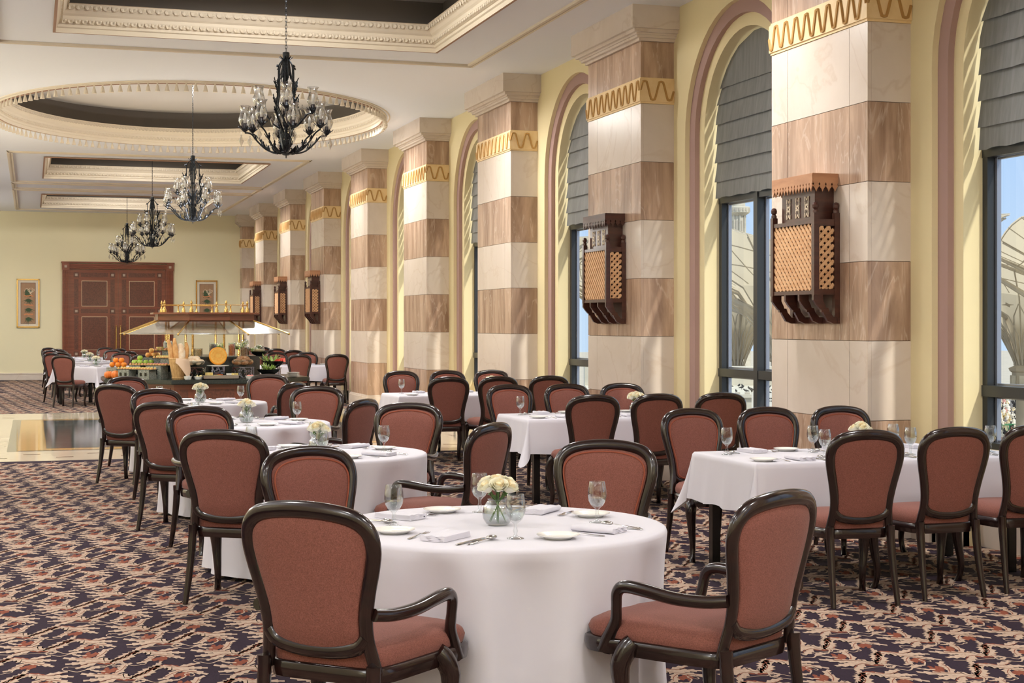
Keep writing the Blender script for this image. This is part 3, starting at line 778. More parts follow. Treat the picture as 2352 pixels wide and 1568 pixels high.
def make_napkin():
    b=MB()
    for k in range(4):
        z0=.0005+k*.0055; z1=z0+.0048; e=.002*k
        n=10; vs=[]
        for t in (0,1):
            for i in range(n+1):
                x=-.050+.10*i/n; y0=-.10+e*.4+.002*math.sin(i+k); y1=.10-e-(.006*math.sin(PI*i/n) if k==3 else 0)
                zz=(z0 if t==0 else z1+.0015*math.sin(i*1.3+k))
                vs+= [(x,y0,zz),(x,y1,zz+(.001 if t else 0))]
        m=2*(n+1); fs=[]
        for i in range(n): fs+= [(2*i,2*i+2,2*i+3,2*i+1)[::-1],(m+2*i,m+2*i+2,m+2*i+3,m+2*i+1),(2*i,2*i+2,m+2*i+2,m+2*i),(2*i+1,m+2*i+1,m+2*i+3,2*i+3)]
        fs+= [(0,1,m+1,m)[::-1],(2*n,2*n+1,m+2*n+1,m+2*n)]
        b.add(vs,fs)
    # the rolled fold along one long side
    b.tube([(-.052,-.098,.0125),(-.052,.098,.0125)],.0115,8,0,sub=0)
    return b.build('napkin',M['linen'],sharp=50)
def flatsweep(b,pts,h=.0018):
    """pts: (y,halfwidth,z)"""
    vs=[]; n=len(pts)
    for y,w,z in pts: vs+=[(-w,y,z),(w,y,z),(w*.8,y,z+h),(-w*.8,y,z+h)]
    fs=[(0,3,2,1)]
    for i in range(n-1):
        a=4*i
        for k in range(4): fs.append((a+k,a+(k+1)%4,a+4+(k+1)%4,a+4+k))
    fs.append((4*n-4,4*n-3,4*n-2,4*n-1)); b.add(vs,fs)
def make_fork():
    b=MB(); flatsweep(b,[(-.095,.004,.001),(-.085,.008,.002),(-.05,.006,.003),(-.0,.003,.006),(.02,.0028,.008),(.035,.006,.006),(.045,.011,.004),(.053,.012,.003)])
    for k in range(4):
        x=-.0098+k*.0065
        vs=[]; b.tube([(x,.052,.0045),(x,.07,.003),(x,.09,.0045),(x,.097,.007)],[.0019,.0017,.0014,.0008],5)
    return b.build('fork',M['steel'],sharp=40)
def make_spoon():
    b=MB(); flatsweep(b,[(-.095,.004,.001),(-.085,.009,.002),(-.05,.0065,.003),(0,.003,.006),(.03,.003,.008),(.045,.005,.006)])
    b.ball((0,.068,.011),.020,14,8,0,(.95,1.5,.45))
    return b.build('spoon',M['steel'],sharp=60)
def make_knife():
    b=MB(); flatsweep(b,[(-.11,.005,.001),(-.10,.009,.002),(-.05,.007,.002),(-.01,.0055,.003),(.0,.0085,.002),(.06,.0095,.0015),(.09,.008,.0012),(.105,.002,.001)],.003)
    return b.build('knife',M['steel'],sharp=30)
def rose(b,c,r,rr,tilt):
    """rings of cupped petals around a tight bud"""
    T=Matrix.Translation(Vector(c))@tilt
    b.ball((0,0,r*.15),r*.42,8,6,1,(1,1,1.25),M=T)
    for ring,(n,rad,h,open_) in enumerate(((3,.36,.85,.05),(4,.55,.76,.10),(5,.76,.66,.18),(6,.92,.52,.34))):
        for k in range(n):
            a0=2*PI*(k+.5*ring)/n+rr.random()*.3; vs=[];U=5;V=4
            for j in range(V+1):
                v=j/V
                for i in range(U+1):
                    u=-1+2*i/U; w=(PI/n*1.25)*(1-.25*v*v)*u
                    R_=r*(rad*(.35+.75*math.sin(v*1.35))+open_*.45*v*v*v-.10*(1-u*u)*(v>.8)*0)
                    z=r*(-.55+(h+.55)*v-.10*u*u*v-(.18*open_*v**4))
                    vs.append(T@Vector((R_*math.cos(a0+w),R_*math.sin(a0+w),z)))
            b.add(vs,[(j*(U+1)+i,j*(U+1)+i+1,(j+1)*(U+1)+i+1,(j+1)*(U+1)+i) for j in range(V) for i in range(U)],0 if ring>1 else (1 if rr.random()<.5 else 0))
def make_vase():
    b=MB(); pr=[(.03,.0),(.05,.008),(.062,.03),(.066,.052),(.060,.078),(.046,.098),(.040,.104),(.044,.110),(.0425,.110),(.038,.104),(.044,.097),(.058,.077),(.064,.052),(.060,.031),(.048,.010),(0,.006)]
    b.lathe(pr,28,caps=False); b.lathe([(.03,0),(0,0)],28,caps=False)
    o=b.build('glass_vase',M['goblet'],sharp=80)
    w=MB(); w.lathe([(0,.008),(.047,.012),(.0595,.032),(.0625,.052),(.060,.064),(0,.064)],24,caps=False); w.build('water',M['water'],o)
    return o
def make_bouquet(n,seed,spread=.052,hz=.165):
    rr=random.Random(seed); root=thing('rose_bouquet','roses','flowers')
    sb=MB(); pts=[]
    for k in range(n):
        if k==0: x,y,z=0,0,hz+.018
        else:
            a=2*PI*k/(min(n,7)-1 if n>1 else 1)+.3; rad=spread*(1 if k<7 else .6); x,y=rad*math.cos(a),rad*math.sin(a); z=hz-(.0 if k<7 else -.012)+.006*rr.random()-.01*(k%2)
        pts.append((x,y,z))
    for x,y,z in pts:
        b=MB(); d=Vector((x,y,.07)).normalized(); tl=d.to_track_quat('Z','Y').to_matrix().to_4x4()
        rose(b,(x,y,z),.036,rr,tl); b.build('blossom',[M['petal'],M['petalin']],root,sharp=80)
        sb.tube([(x*.8,y*.8,z-.012),(x*.22,y*.22,.105),(-x*.15,-y*.15,.07),(-x*.75,-y*.75,.014)],.0028,6,0,sub=2)
        q=Vector((x*.8,y*.8,z-.02)); sb.ball(q,.008,6,4,0)
    for k in range(5):
        a=k*1.3; sb.tube([(.01*math.cos(a),.01*math.sin(a),.10),(.035*math.cos(a),.035*math.sin(a),.128),(.05*math.cos(a),.05*math.sin(a),.125)],[.003,.009,.001],5,0,flat=.3)
    sb.build('stems',M['stem'],root); return root
P_gob=Proto(make_goblet()); P_plate=Proto(make_plate(.085,'side_plate')); P_nap=Proto(make_napkin()); P_fork=Proto(make_fork()); P_spoon=Proto(make_spoon()); P_knife=Proto(make_knife())
P_vase=Proto(make_vase()); P_bq=Proto(make_bouquet(8,1)); P_bq2=Proto(make_bouquet(5,2,.042,.160))
def setting(cx,cy,ox,oy,rin,table,seat,full=True,gob=True,r_=rnd):
    """one cover; outward direction (ox,oy); rin = (napkin,plate,fork,spoon,goblet) distance from the centre line"""
    o=Vector((ox,oy)); f=-o; r=Vector((f.y,-f.x)); ang=math.atan2(f.y,f.x)-PI/2; Z=.7592
    w='%s of the %s'%(seat,table)
    def at(rad,side): j=Vector((cx,cy))+o*rad+r*side; return (j.x,j.y,Z)
    def put(P,p,rot,lab,grp,cat): return P.put(p,rot,lab,grp,cat=cat)
    put(P_nap,at(rin[0],.02),ang+r_.uniform(-.12,.12),'folded white napkin, '+w,'folded napkins','napkin')
    put(P_plate,at(rin[1],-.25),ang,'small white side plate, '+w,'side plates','plate')
    if gob: put(P_gob,at(rin[4],.26),0,'stemmed water goblet, '+w,'water goblets','glass')
    if full:
        put(P_fork,at(rin[2],-.115),ang+.1,'steel fork beside the plate, '+w,'forks','fork')
        put(P_knife,at(rin[3],.145),ang-.05,'steel knife beside the napkin, '+w,'knives','knife')
        p=at(rin[3]-.01,.185); put(P_spoon,p,ang-.12,'steel spoon beside the knife, '+w,'spoons','spoon')
q=math.sqrt(.5)
for i,(x,y) in enumerate(RT):
    for j,(ox,oy) in enumerate(((-.69,-.72),(.69,-.72),(.69,.72),(-.69,.72))):
        setting(x,y,ox,oy,(.47,.42,.46,.50,.345),TN[i],seatn[j])
    v=P_vase.put((x,y-.02,.7592),0,'round glass vase of roses on the '+TN[i],'rose vases',cat='vase')
    (P_bq if i in (0,3) else P_bq2).put((x,y-.02,.7592),i*.7,'cream roses in the vase on the '+TN[i],'rose bouquets')
for i,(cx,cy,hx,hy,nm) in enumerate(RTAB):
    for j,dx in enumerate((-.62,0,.60)):
        setting(cx+dx,cy,0,-1,(.30,.33,.31,.31,.17),nm,'near side, '+pos[j],i<2)
        setting(cx+dx,cy,0,1,(.30,.33,.31,.31,.17),nm,'far side, '+pos[j],i<2)
    vx=(.02,.22,.22)[i]
    P_vase.put((cx+vx,cy+.04,.7592),0,'round glass vase of roses on the '+nm,'rose vases')
    (P_bq2 if i==0 else P_bq).put((cx+vx,cy+.04,.7592),1+i,'cream roses in the vase on the '+nm,'rose bouquets')
for k,(cx,cy,nm) in enumerate(((1.18,31.95,'nearest far left table'),(1.2,35.9,'second far left table'),(1.2,39.8,'third far left table'))):
    for j,a in enumerate((-2.05,-.9,.75,2.2)):
        setting(cx,cy,math.cos(a),math.sin(a),(.42,.42,.4,.4,.3),nm,('near left','near right','far right','far left')[j],False)
    P_vase.put((cx+.05,cy-.05,.7592),0,'round glass vase of roses on the '+nm,'rose vases'); P_bq.put((cx+.05,cy-.05,.7592),k,'cream roses in the vase on the '+nm,'rose bouquets')
setting(4.9,31.35,0,-1,(.30,.33,.31,.31,.17),'far table right of the buffet','near side',False); setting(5.55,31.35,0,1,(.30,.33,.31,.31,.17),'far table right of the buffet','far side',False)
P_vase.put((5.22,31.42,.7592),0,'round glass vase of roses right of the buffet','rose vases'); P_bq.put((5.22,31.42,.7592),2,'cream roses in the vase right of the buffet','rose bouquets')
# ------------------------------------------------------------------ chandeliers
M['shade']=thin_glass('blown_glass',(252,252,252),base=.07,edge=.95,blend=.38,rough=.03)
M['crystal']=thin_glass('cut_crystal',(250,250,250),base=.2,edge=.9,blend=.4,rough=.05)
def iron_leaf(b,base,direction,length,width,teeth=4,curl=.25,nrm=(0,0,1)):
    d=Vector(direction).normalized(); N_=Vector(nrm); s=d.cross(N_)
    if s.length<.1: s=d.cross(Vector((1,0,0)))
    s.normalize(); n2=s.cross(d); base=Vector(base); mid=[];L=[];R=[]; m=teeth*2
    for i in range(m+1):
        t=i/m; p=base+d*(length*t)+n2*(curl*length*t*t); w=width*math.sin(PI*min(1,.12+.88*t))**.8*(1 if i%2 else .55)
        if i==m: w=0
        o=d*(length*.06 if i%2 else 0)
        mid.append(p+n2*.004); L.append(p+s*w+o-n2*w*.25); R.append(p-s*w+o-n2*w*.25)
    vs=mid+L+R; k=m+1; fs=[]
    for i in range(m): fs+=[(i,i+1,k+i+1,k+i),(i+1,i,2*k+i,2*k+i+1)]
    b.add(vs,fs)
def make_chandelier(chain_len):
    root=thing('chandelier','chandelier','chandelier')   # origin at the bottom finial
    I=M['iron']
    b=MB()
    b.lathe([(0,0),(.006,.01),(.006,.03),(.03,.035),(.055,.05),(.05,.065),(.02,.08),(.012,.12),(.012,.62),(.02,.64),(.012,.66),(.012,.98),(.03,1.0),(.035,1.03),(.035,1.07),(.008,1.08)],12)
    for k in range(8):
        a=2*PI*k/8; c,s=math.cos(a),math.sin(a)
        iron_leaf(b,(.03*c,.03*s,.05),(c,s,.25),.13,.028,3,.3); iron_leaf(b,(.02*c,.02*s,.06),(c*.35,s*.35,1),.26,.026,4,-.15,(c,s,0)); iron_leaf(b,(.03*c,.03*s,1.0),(c,s,.3),.05,.012,2,.3)
    for k in range(10):
        a=2*PI*k/10+.2; c,s=math.cos(a),math.sin(a); iron_leaf(b,(.03*c,.03*s,1.0),(c*.12,s*.12,-1),.20+.10*(k%3)/2,.017,5,.05,(c,s,0))
        if k%2: iron_leaf(b,(.02*c,.02*s,.36),(c*.4,s*.4,1),.2,.03,4,.2,(c,s,0))
    b.build('body',I,root,sharp=30)
    ch=MB(); z=1.075; k=0
    while z<chain_len+1.06:
        A=[(.010*math.cos(t),0,.021*math.sin(t)) if k%2 else (0,.010*math.cos(t),.021*math.sin(t)) for t in [2*PI*i/10 for i in range(10)]]
        ch.tube([(x,y,z+zz+.018) for x,y,zz in A],.003,5,closed=True,up=(.3,.5,.8)); z+=.034; k+=1
    ch.build('chain',I,root)
    # rods
    for k in range(4):
        a=PI/4+k*PI/2; c,s=math.cos(a),math.sin(a); b=MB()
        b.tube([(c*r,s*r,z) for r,z in ((.012,1.0),(.05,.985),(.092,.93),(.10,.85),(.10,.66),(.12,.60),(.155,.58)) ],.0075,7,sub=3,up=(c,s,0))
        b.tube([(c*r,s*r,z) for r,z in ((.10,.66),(.13,.52),(.115,.42),(.05,.30),(.015,.22))],.009,7,sub=3,up=(c,s,0))
        for (r,z,dr,dz,L_) in ((.10,.66,.5,1,.20),(.105,.62,.2,1,.13),(.10,.80,.35,-1,.10),(.125,.52,.5,1,.16),(.11,.42,.6,1,.14),(.09,.93,.9,-.3,.06)): iron_leaf(b,(c*r,s*r,z),(c*dr,s*dr,dz),L_*.8,.017,4,.15,(-s,c,0))
        b.build('rod',I,root,sharp=30)
    rr=random.Random(3)
    def arm(a,r,z,path,low):
        c,s=math.cos(a),math.sin(a); b=MB()
        b.tube([(c*x,s*x,zz) for x,zz in path],.0085,7,sub=4,up=(c,s,0))
        for (f,L_) in ((.3,.10),(.55,.11),(.75,.09)):
            x,zz=path[int(f*(len(path)-1))]; iron_leaf(b,(c*x,s*x,zz),(c*.5-s*.4,s*.5+c*.4,.8),L_*.8,.016,3,.2); iron_leaf(b,(c*x,s*x,zz),(c*.5+s*.4,s*.5-c*.4,.5),L_*.8,.016,3,.2)
        o=b.build('arm',I,root,sharp=30)
        b=MB(); b.lathe([(.008,-.035),(.03,-.015),(.036,0),(.030,.006),(.019,.008),(.019,.055),(.0,.056)],12,(c*r,s*r,z))
        for k in range(6): al=2*PI*k/6; iron_leaf(b,(c*r+.02*math.cos(al),s*r+.02*math.sin(al),z-.01),(math.cos(al),math.sin(al),.35),.055,.016,2,.3)
        b.build('candle_cup',I,o,sharp=30)
        b=MB(); b.lathe([(.012,.055),(.014,.09),(.017,.11),(.014,.135),(.004,.16),(0,.163)],10,(c*r,s*r,z),caps=False); b.build('bulb',M['bulb'],o)
        b=MB(); pr=[(.026,.010),(.045,.035),(.060,.075),(.062,.10),(.050,.14),(.041,.175),(.045,.205),(.060,.228)]
        b.lathe(pr+[(x-.002,y) for x,y in reversed(pr)],20,(c*r,s*r,z),caps=False); b.build('glass_shade',M['shade'],o,sharp=80)
        if True:
            b=MB(); x,y=c*(r+.035),s*(r+.035); zz=z-.05
            b.tube([(c*(r+.01),s*(r+.01),z-.02),(x,y,z-.03),(x,y,zz-.01)],.0018,5)
            b.ball((x,y,zz-.02),.010,6,4); b.lathe([(0,-.135),(.022,-.08),(.026,-.07),(.010,-.035),(0,-.03)],6,(x,y,zz),caps=False); b.build('crystal_drop',M['crystal'],o,smooth=False)
    for k in range(8):
        a=2*PI*k/8+.25; arm(a,.415,.315 if k%2 else .285,[(.02,.06),(.10,.055),(.20,.085),(.29,.165),(.35,.235),(.415,.245 if not k%2 else .275)],True)
    for k in range(4):
        a=2*PI*k/4+.1; arm(a,.27,.50,[(.01,.30),(.05,.30),(.12,.34),(.17,.40),(.22,.455),(.27,.465)],False)
    for k in range(10):
        a=2*PI*k/10; r=.10+.06*(k%2); z=.30+.12*(k%3); b=MB(); b.ball((r*math.cos(a),r*math.sin(a),z),.010,6,4); b.lathe([(0,-.115),(.018,-.06),(.022,-.05),(.008,-.015),(0,-.01)],6,(r*math.cos(a),r*math.sin(a),z),caps=False); b.build('crystal_drop',M['crystal'],root,smooth=False)
    return root
P_ch=Proto(make_chandelier(1.16))
for (x,y,z,l) in ((2.45,15.47,3.27,'wrought iron chandelier with glass shades, largest and nearest of the four'),(2.41,24.47,3.17,'wrought iron chandelier hanging from the oval coffer'),(2.37,32.4,3.15,'wrought iron chandelier in front of the third coffer, third of the row'),(2.37,41.2,3.16,'smallest wrought iron chandelier, hanging in front of the doors')):
    P_ch.put((x,y,z),y,l,'chandeliers in a row')

# ------------------------------------------------------------------ wall lanterns
def make_lantern():
    """box of pierced wood; origin on the pilaster face, lower middle; juts out towards -x"""
    root=thing('wall_lantern','lantern','lantern'); W=.365; D=.20; w=M['walnut']
    b=MB()
    b.box(-.012,0,-W,W,.0,.80,0)                                   # back board
    for sy in (-W+.022,W-.022):
        b.box(-D-.022,-D+.022,sy-.022,sy+.022,.17,.80,0)
        for k,(r,z) in enumerate(((.022,.80),)): b.lathe([(.022,0),(.022,.02),(.014,.03),(.023,.04),(.025,.06),(.018,.078),(0,.085)],10,(-D,sy,.80),0)
        b.box(-.044,-.001,sy-.0215,sy+.0215,.002,.80,0); b.lathe([(.022,0),(.022,.02),(.014,.03),(.023,.04),(.025,.06),(.018,.078),(0,.085)],10,(-.022,sy,.80),0)
        b.box(-D,-.02,sy-.016,sy+.016,.172,.215,0); b.box(-D,-.02,sy-.016,sy+.016,.70,.752,0)
    b.box(-D-.015,-D+.015,-W+.02,W-.02,.175,.205,0); b.box(-D-.015,-D+.015,-W+.02,W-.02,.72,.75,0)
    b.box(-D,0,-W+.02,W-.02,.185,.20,0); b.box(-D,0,-W+.02,W-.02,.735,.748,0)
    b.box(-D+.03,-.012,-W+.045,W-.045,.21,.71,0)  # solid dark block added inside, giving the lattice holes their shade
    b.build('case',w,root,smooth=False)
    def lattice(name,u0,u1,z0,z1,fix,axis):
        b=MB(); st=.060; wd=.0120
        for dr in (1,-1):
            k=-40
            while k<60:
                c=k*st; # line u*dr + z = c
                pts=[]
                for u in (u0,u1):
                    z=c-dr*u
                    pts.append((u,z))
                (ua,za),(ub,zb)=pts
                # clip in z
                def clip(ua,za,ub,zb):
                    if za>zb: ua,za,ub,zb=ub,zb,ua,za
                    if zb<z0 or za>z1: return None
                    if za<z0: t=(z0-za)/(zb-za); ua+=t*(ub-ua); za=z0
                    if zb>z1: t=(z1-za)/(zb-za); ub=ua+t*(ub-ua); zb=z1
                    return ua,za,ub,zb
                r=clip(ua,za,ub,zb); k+=1
                if not r: continue
                ua,za,ub,zb=r; d=Vector((ub-ua,zb-za))
                if d.length<.012: continue
                d.normalize(); n_=Vector((-d.y,d.x))*wd; off=.0045*dr
                for sg in (0,):
                    vs=[]
                    for h in (-.004,.004):
                        for (a,c_) in ((ua+n_.x,za+n_.y),(ua-n_.x,za-n_.y),(ub-n_.x,zb-n_.y),(ub+n_.x,zb+n_.y)):
                            vs.append((fix+off+h,a,c_) if axis=='x' else (a,fix+off+h,c_))
                    b.add(vs,[(3,2,1,0),(4,5,6,7),(0,1,5,4),(1,2,6,5),(2,3,7,6),(3,0,4,7)])
        b.build(name,M['oak'],root,smooth=False)
    lattice('lattice_panel',-W+.04,W-.04,.205,.72,-D,'x'); lattice('lattice_panel',-D+.02,-.045,.215,.70,-W+.022,'y'); lattice('lattice_panel',-D+.02,-.045,.215,.70,W-.022,'y')
    h=MB(); h.box(-.165,0,-.27,.27,.75,1.01,0); h.box(-.18,0,-.285,.285,1.0,1.03,0); h.build('hood',w,root,smooth=False)
    for cy in (-.15,0,.15):
        f=MB()
        x=-.169
        for dz in (-.062,.062): f.box(x-.004,x,cy-.032,cy-.022,.86+dz-.018,.86+dz+.018); f.box(x-.004,x,cy+.022,cy+.032,.86+dz-.018,.86+dz+.018); 
        for sx in (-1,1): f.prism([(cy+sx*.03,.82),(cy+sx*.022,.82),(cy+sx*.022,.90),(cy+sx*.03,.90)],x-.004,x,'x')
        st=[(cy+(.030 if k%2==0 else .016)*math.cos(PI*k/8),.86+(.036 if k%2==0 else .019)*math.sin(PI*k/8)) for k in range(16)]
        inn=[(cy+.009*math.cos(2*PI*k/16),.86+.011*math.sin(2*PI*k/16)) for k in range(16)]
        vs=[(x-.004,a,z) for a,z in st]+[(x-.004,a,z) for a,z in inn]; f.add(vs,[(k,(k+1)%16,16+(k+1)%16,16+k) for k in range(16)])
        for sz in (-1,1): f.prism([(cy-.018,.86+sz*.08),(cy,.86+sz*.045),(cy+.018,.86+sz*.08),(cy,.86+sz*.058)],x-.004,x,'x')
        f.build('fretwork',M['bone'],root,smooth=False)
    # toothed cornice
    c=MB()
    def toothed(u0,u1,fix,axis):
        n=max(2,int(round((u1-u0)/.048))); st=(u1-u0)/n
        def P(a,z): return (fix,a,z) if axis=='x' else (a,fix,z)
        ax=axis
        for k in range(n):
            a=u0+k*st; m=a+st/2; d=st*.17
            poly=[(a,1.10),(a+st,1.10),(a+st,1.035),(a+st-d,1.022),(a+st-.1*d,1.008),(m+d*.9,.985),(m,.965),(m-d*.9,.985),(a+.1*d,1.008),(a+d,1.022),(a,1.035)]
            if ax=='x': c.prism(poly,fix-.008,fix,'x')
            else: c.prism(poly,fix-.004,fix+.004,'y')
    toothed(-.335,.335,-.215,'x'); toothed(-.215,-.0,-.335,'y'); toothed(-.215,-.0,.335,'y'); c.box(-.222,0,-.34,.34,1.095,1.105)
    c.build('toothed_cornice',M['cut'],root,smooth=False)
    # scrolled brackets
    for k in range(4):
        y=-W+.022+k*(2*W-.044)/3; b=MB()
        poly=[(-D-.022,.175),(-D-.022,.13),(-D+.0,.10),(-D+.03,.065),(-D+.045,.055),(-D+.045,.04),(-D+.06,.04),(-D+.07,.02),(-.10,-.03),(-.05,-.05),(0,-.05),(0,.0),(-.05,.0),(-.085,.04),(-.095,.07),(-.115,.072),(-.12,.09),(-.14,.13),(-.14,.175)]
        b.prism([(a,z) for a,z in poly],y-.014,y+.014,'y'); b.build('bracket',w,root,smooth=False)
    b=MB(); b.box(-.02,0,-W,W,-.05,.01,0); b.build('lower_rail',w,root,smooth=False)
    return root
P_lan=Proto(make_lantern())
for (k,l) in ((0,'carved wooden wall lantern with light orange cornice, largest and nearest'),(1,'carved wooden wall lantern with dark brown cornice on the second pilaster'),(5,'small carved wooden wall lantern, rightmost of the far three'),(6,'small carved wooden wall lantern, middle of the far three'),(7,'small carved wooden wall lantern, leftmost of the far three')):
    o=P_lan.put((XF,CY0+CS*k+.775,1.655),0,l,'wall lanterns on the pilasters')
    if k==1:
        for c in C.objects:
            if c.parent==o and c.name.startswith('toothed'): c.data=c.data.copy(); c.data.materials[0]=M['walnut']

# ------------------------------------------------------------------ framed pictures
def make_picture():
    root=thing('framed_picture','picture','picture'); b=MB(); W,H=.315,.70
    for (x0,x1,z0,z1) in ((-W,-W+.04,-H,H),(W-.04,W,-H,H),(-W,W,-H,-H+.04),(-W,W,H-.04,H)): b.box(x0,x1,-.035,0,z0,z1)
    b.build('frame',M['brass'],root,smooth=False)
    b=MB(); b.box(-W+.03,W-.03,-.015,0,-H+.03,H-.03); b.build('mount',M['mould'],root,smooth=False)
    b=MB(); b.box(-.205,.205,-.02,-.01,-.59,.59,0); b.box(-.195,.195,-.022,-.012,-.58,.58,1)
    y=-.024
    def poly(p,mi): b.add([(a,y-.0005*mi,z) for a,z in p],[tuple(range(len(p)))],mi)
    rr=random.Random(5)
    for k in range(4):      # tufts of narrow leaves with orange heads between
        zc=.24-.265*k+.05
        for j in range(15):
            a=-PI/2+(j-7)*.17; L_=.10+.08*rr.random(); cx,cz=.01,zc+.10
            dx,dz=math.cos(a),math.sin(a); ex,ez=cx+dx*L_*1.25,cz+dz*L_*1.3
            poly([(cx-dz*.014,cz+dx*.014),(cx+dz*.014,cz-dx*.014),(ex,ez)],2)
        for j in range(7):
            cx=-.11+.035*j+.02; cz=zc-.085+.02*rr.random()
            if k<3: poly([(cx+.026*math.cos(t),cz+.022*math.sin(t)) for t in [2*PI*i/8 for i in range(8)]],3)
    for j in range(5):
        x0=.02+.03*j
        b.tube([(.08-.01*j,y-.002,.27),(x0-.03+.015*j,y-.002,.37),(x0+.0,y-.002,.45-.02*abs(j-2))],.008,5,4,sub=3)
    b.tube([(-.10,y-.002,.33),(-.08,y-.002,.40),(-.02,y-.002,.42),(.04,y-.002,.34),(.09,y-.002,.24)],.007,5,4,sub=3)
    poly([(-.06,.40),(.01,.36),(.09,.18),(-.10,.18)],2)
    b.build('painting',[M['walnut'],M['papyr'],M['dgreen'],M['orange'],M['bone']],root,smooth=False)
    return root
M['papyr']=mat('tan_painting_ground',(176,140,108),.7,noise=((6,1,2),(150,116,90),3,.3,.8)); M['dgreen']=mat('painted_leaf_green',(64,84,56),.7); M['orange']=mat('painted_orange',(206,136,92),.7)
P_pic=Proto(make_picture())
P_pic.put((-.10,BY,2.20),0,'tall gold framed plant painting left of the double doors','plant paintings')
P_pic.put((4.95,BY,2.20),0,'tall gold framed plant painting right of the double doors','plant paintings')
# ------------------------------------------------------------------ buffet island
BX,BYC=2.53,23.9
def octo(ap,rot=PI/8): r=ap/math.cos(PI/8); return [(r*math.cos(rot+PI/4*k),r*math.sin(rot+PI/4*k)) for k in range(8)]
M['cglass']=thin_glass('canopy_glass',(225,232,230),base=.38,edge=.85,blend=.4,rough=.15)
buf=thing('buffet_counter','octagonal mahogany buffet island with dark granite top and brass and glass canopy','buffet',(BX,BYC,0))
b=MB(); b.prism(octo(1.40),0.08,.73); b.prism(octo(1.36),0,.08)
b.build('base',M['mahog'],buf,smooth=False)
for k in range(8):
    a=PI/4*k-PI/2; R=Matrix.Rotation(a+PI/2,4,'Z'); pb=MB(); s=1.40*math.tan(PI/8)
    def P(x0,x1,z0,z1,o,mi): pb.box(x0,x1,-1.40-o,-1.39,z0,z1,mi,R)
    for (x0,x1) in ((-s+.06,-s+.22),(-s+.28,s-.28),(s-.22,s-.06)):
        for (z0,z1) in ((.14,.40),(.46,.68)):
            P(x0,x1,z0,z1,.012,0); P(x0+.02,x1-.02,z0+.02,z1-.02,.018,1)
    pb.build('side_panel',[M['mahog'],M['burl']],buf,smooth=False)
b=MB(); b.prism(octo(1.50),.735,.80); b.prism(octo(1.515),.745,.79); b.build('granite_top',M['granite'],buf,smooth=False)
b=MB(); b.prism(octo(.80),.80,1.10,mi=0); b.prism(octo(.86),1.10,1.12,mi=0); b.build('inner_shelf',M['granite'],buf,smooth=False)
# canopy
V=octo(.56)
for k,(x,y) in enumerate(V):
    b=MB(); b.tube([(x,y,1.12),(x,y,1.68)],.016,10); b.lathe([(.034,0),(.034,.02),(.022,.04),(.024,.10),(.018,.12)],12,(x,y,1.12)); 
    for q in range(14): b.lathe([(.016,0),(.0195,.008),(.016,.016)],10,(x,y,1.26+q*.018),caps=False)
    b.build('brass_post',M['brass'],buf)
b=MB(); b.prism(octo(.72),1.655,1.75,mi=0); b.prism(octo(.79),1.75,1.775,mi=0); b.prism(octo(.70),1.64,1.656,mi=0); b.build('canopy_top',M['mahog'],buf,smooth=False)
A=octo(.70); B=octo(1.22); zt,zb=1.655,1.455
for k in range(8):
    (x0,y0),(x1,y1)=A[k],A[(k+1)%8]; (u0,v0),(u1,v1)=B[k],B[(k+1)%8]
    g=MB(); g.add([(x0,y0,zt),(x1,y1,zt),(u1,v1,zb),(u0,v0,zb)],[(0,1,2,3)]); g.build('canopy_glass',M['cglass'] if 'cglass' in M else M['pane'],buf,smooth=False)
    b=MB(); b.tube([(x0,y0,zt+.005),(u0,v0,zb-.004)],.013,6); b.ball((u0,v0,zb-.004),.018,8,6); b.tube([(x0,y0,zt),(x0*.78,y0*.78,zt)],.012,6); b.build('brass_rib',M['brass'],buf)
b=MB(); b.tube([(x,y,zb) for x,y in B],.005,5,closed=True); b.build('glass_edge',M['steel'],buf)
for ring,(ap,h,n_) in enumerate(((.62,.155,8),)):
    W_=octo(ap)
    for k,(x,y) in enumerate(W_):
        b=MB(); b.lathe([(.03,0),(.034,.015),(.026,.03),(.03,.045),(.02,.06),(.012,.10),(.018,.115),(.012,.125),(.02,.145),(.012,.165),(.003,.185),(0,.19)],12,(x,y,1.775)); b.build('finial',M['brass'],buf)
    for k,(x,y) in enumerate(octo(.38)):
        if k%2: b=MB(); b.lathe([(.022,0),(.024,.01),(.012,.03),(.009,.09),(.014,.10),(.008,.12),(0,.135)],10,(x,y,1.775)); b.build('finial',M['brass'],buf)
    for k in range(8):
        if k in (0,3): continue
        (x0,y0),(x1,y1)=W_[k],W_[(k+1)%8]; z=1.775+h-.04; b=MB(); b.tube([(x0,y0,z),(x1,y1,z)],.006,6)
        b.build('brass_rail',M['brass'],buf)

M['wicker']=mat('pale_wicker',(214,176,120),.7,noise=((60,60,12),(188,146,92),2,.35,.65),bump=((90,90,30),.8,.004))
M['bread']=mat('baked_crust',(204,146,84),.7,noise=((14,14,14),(228,184,126),3,.35,.7))
M['flour']=mat('floured_bread',(226,196,156),.85,noise=((16,16,16),(244,232,212),3,.35,.65))
M['roll']=mat('dark_roll_crust',(142,96,58),.7,noise=((20,20,20),(206,176,140),3,.45,.75))
M['cheese']=mat('cheese_rind',(236,158,38),.45); M['cheese2']=mat('cheese_face',(238,190,92),.5,noise=((30,30,30),(222,168,66),2,.3,.7))
M['orangef']=mat('orange_peel',(240,140,36),.45,bump=((160,160,160),.3,.002)); M['applef']=mat('green_apple_skin',(140,180,60),.3,noise=((9,9,9),(186,206,96),2,.3,.7)); M['peach']=mat('peach_skin',(240,190,110),.55,noise=((9,9,9),(238,150,80),2,.4,.7))
M['pump']=mat('pumpkin_skin',(222,118,40),.5); M['acryl']=thin_glass('clear_acrylic',(244,248,248),base=.06,edge=.85,blend=.3)
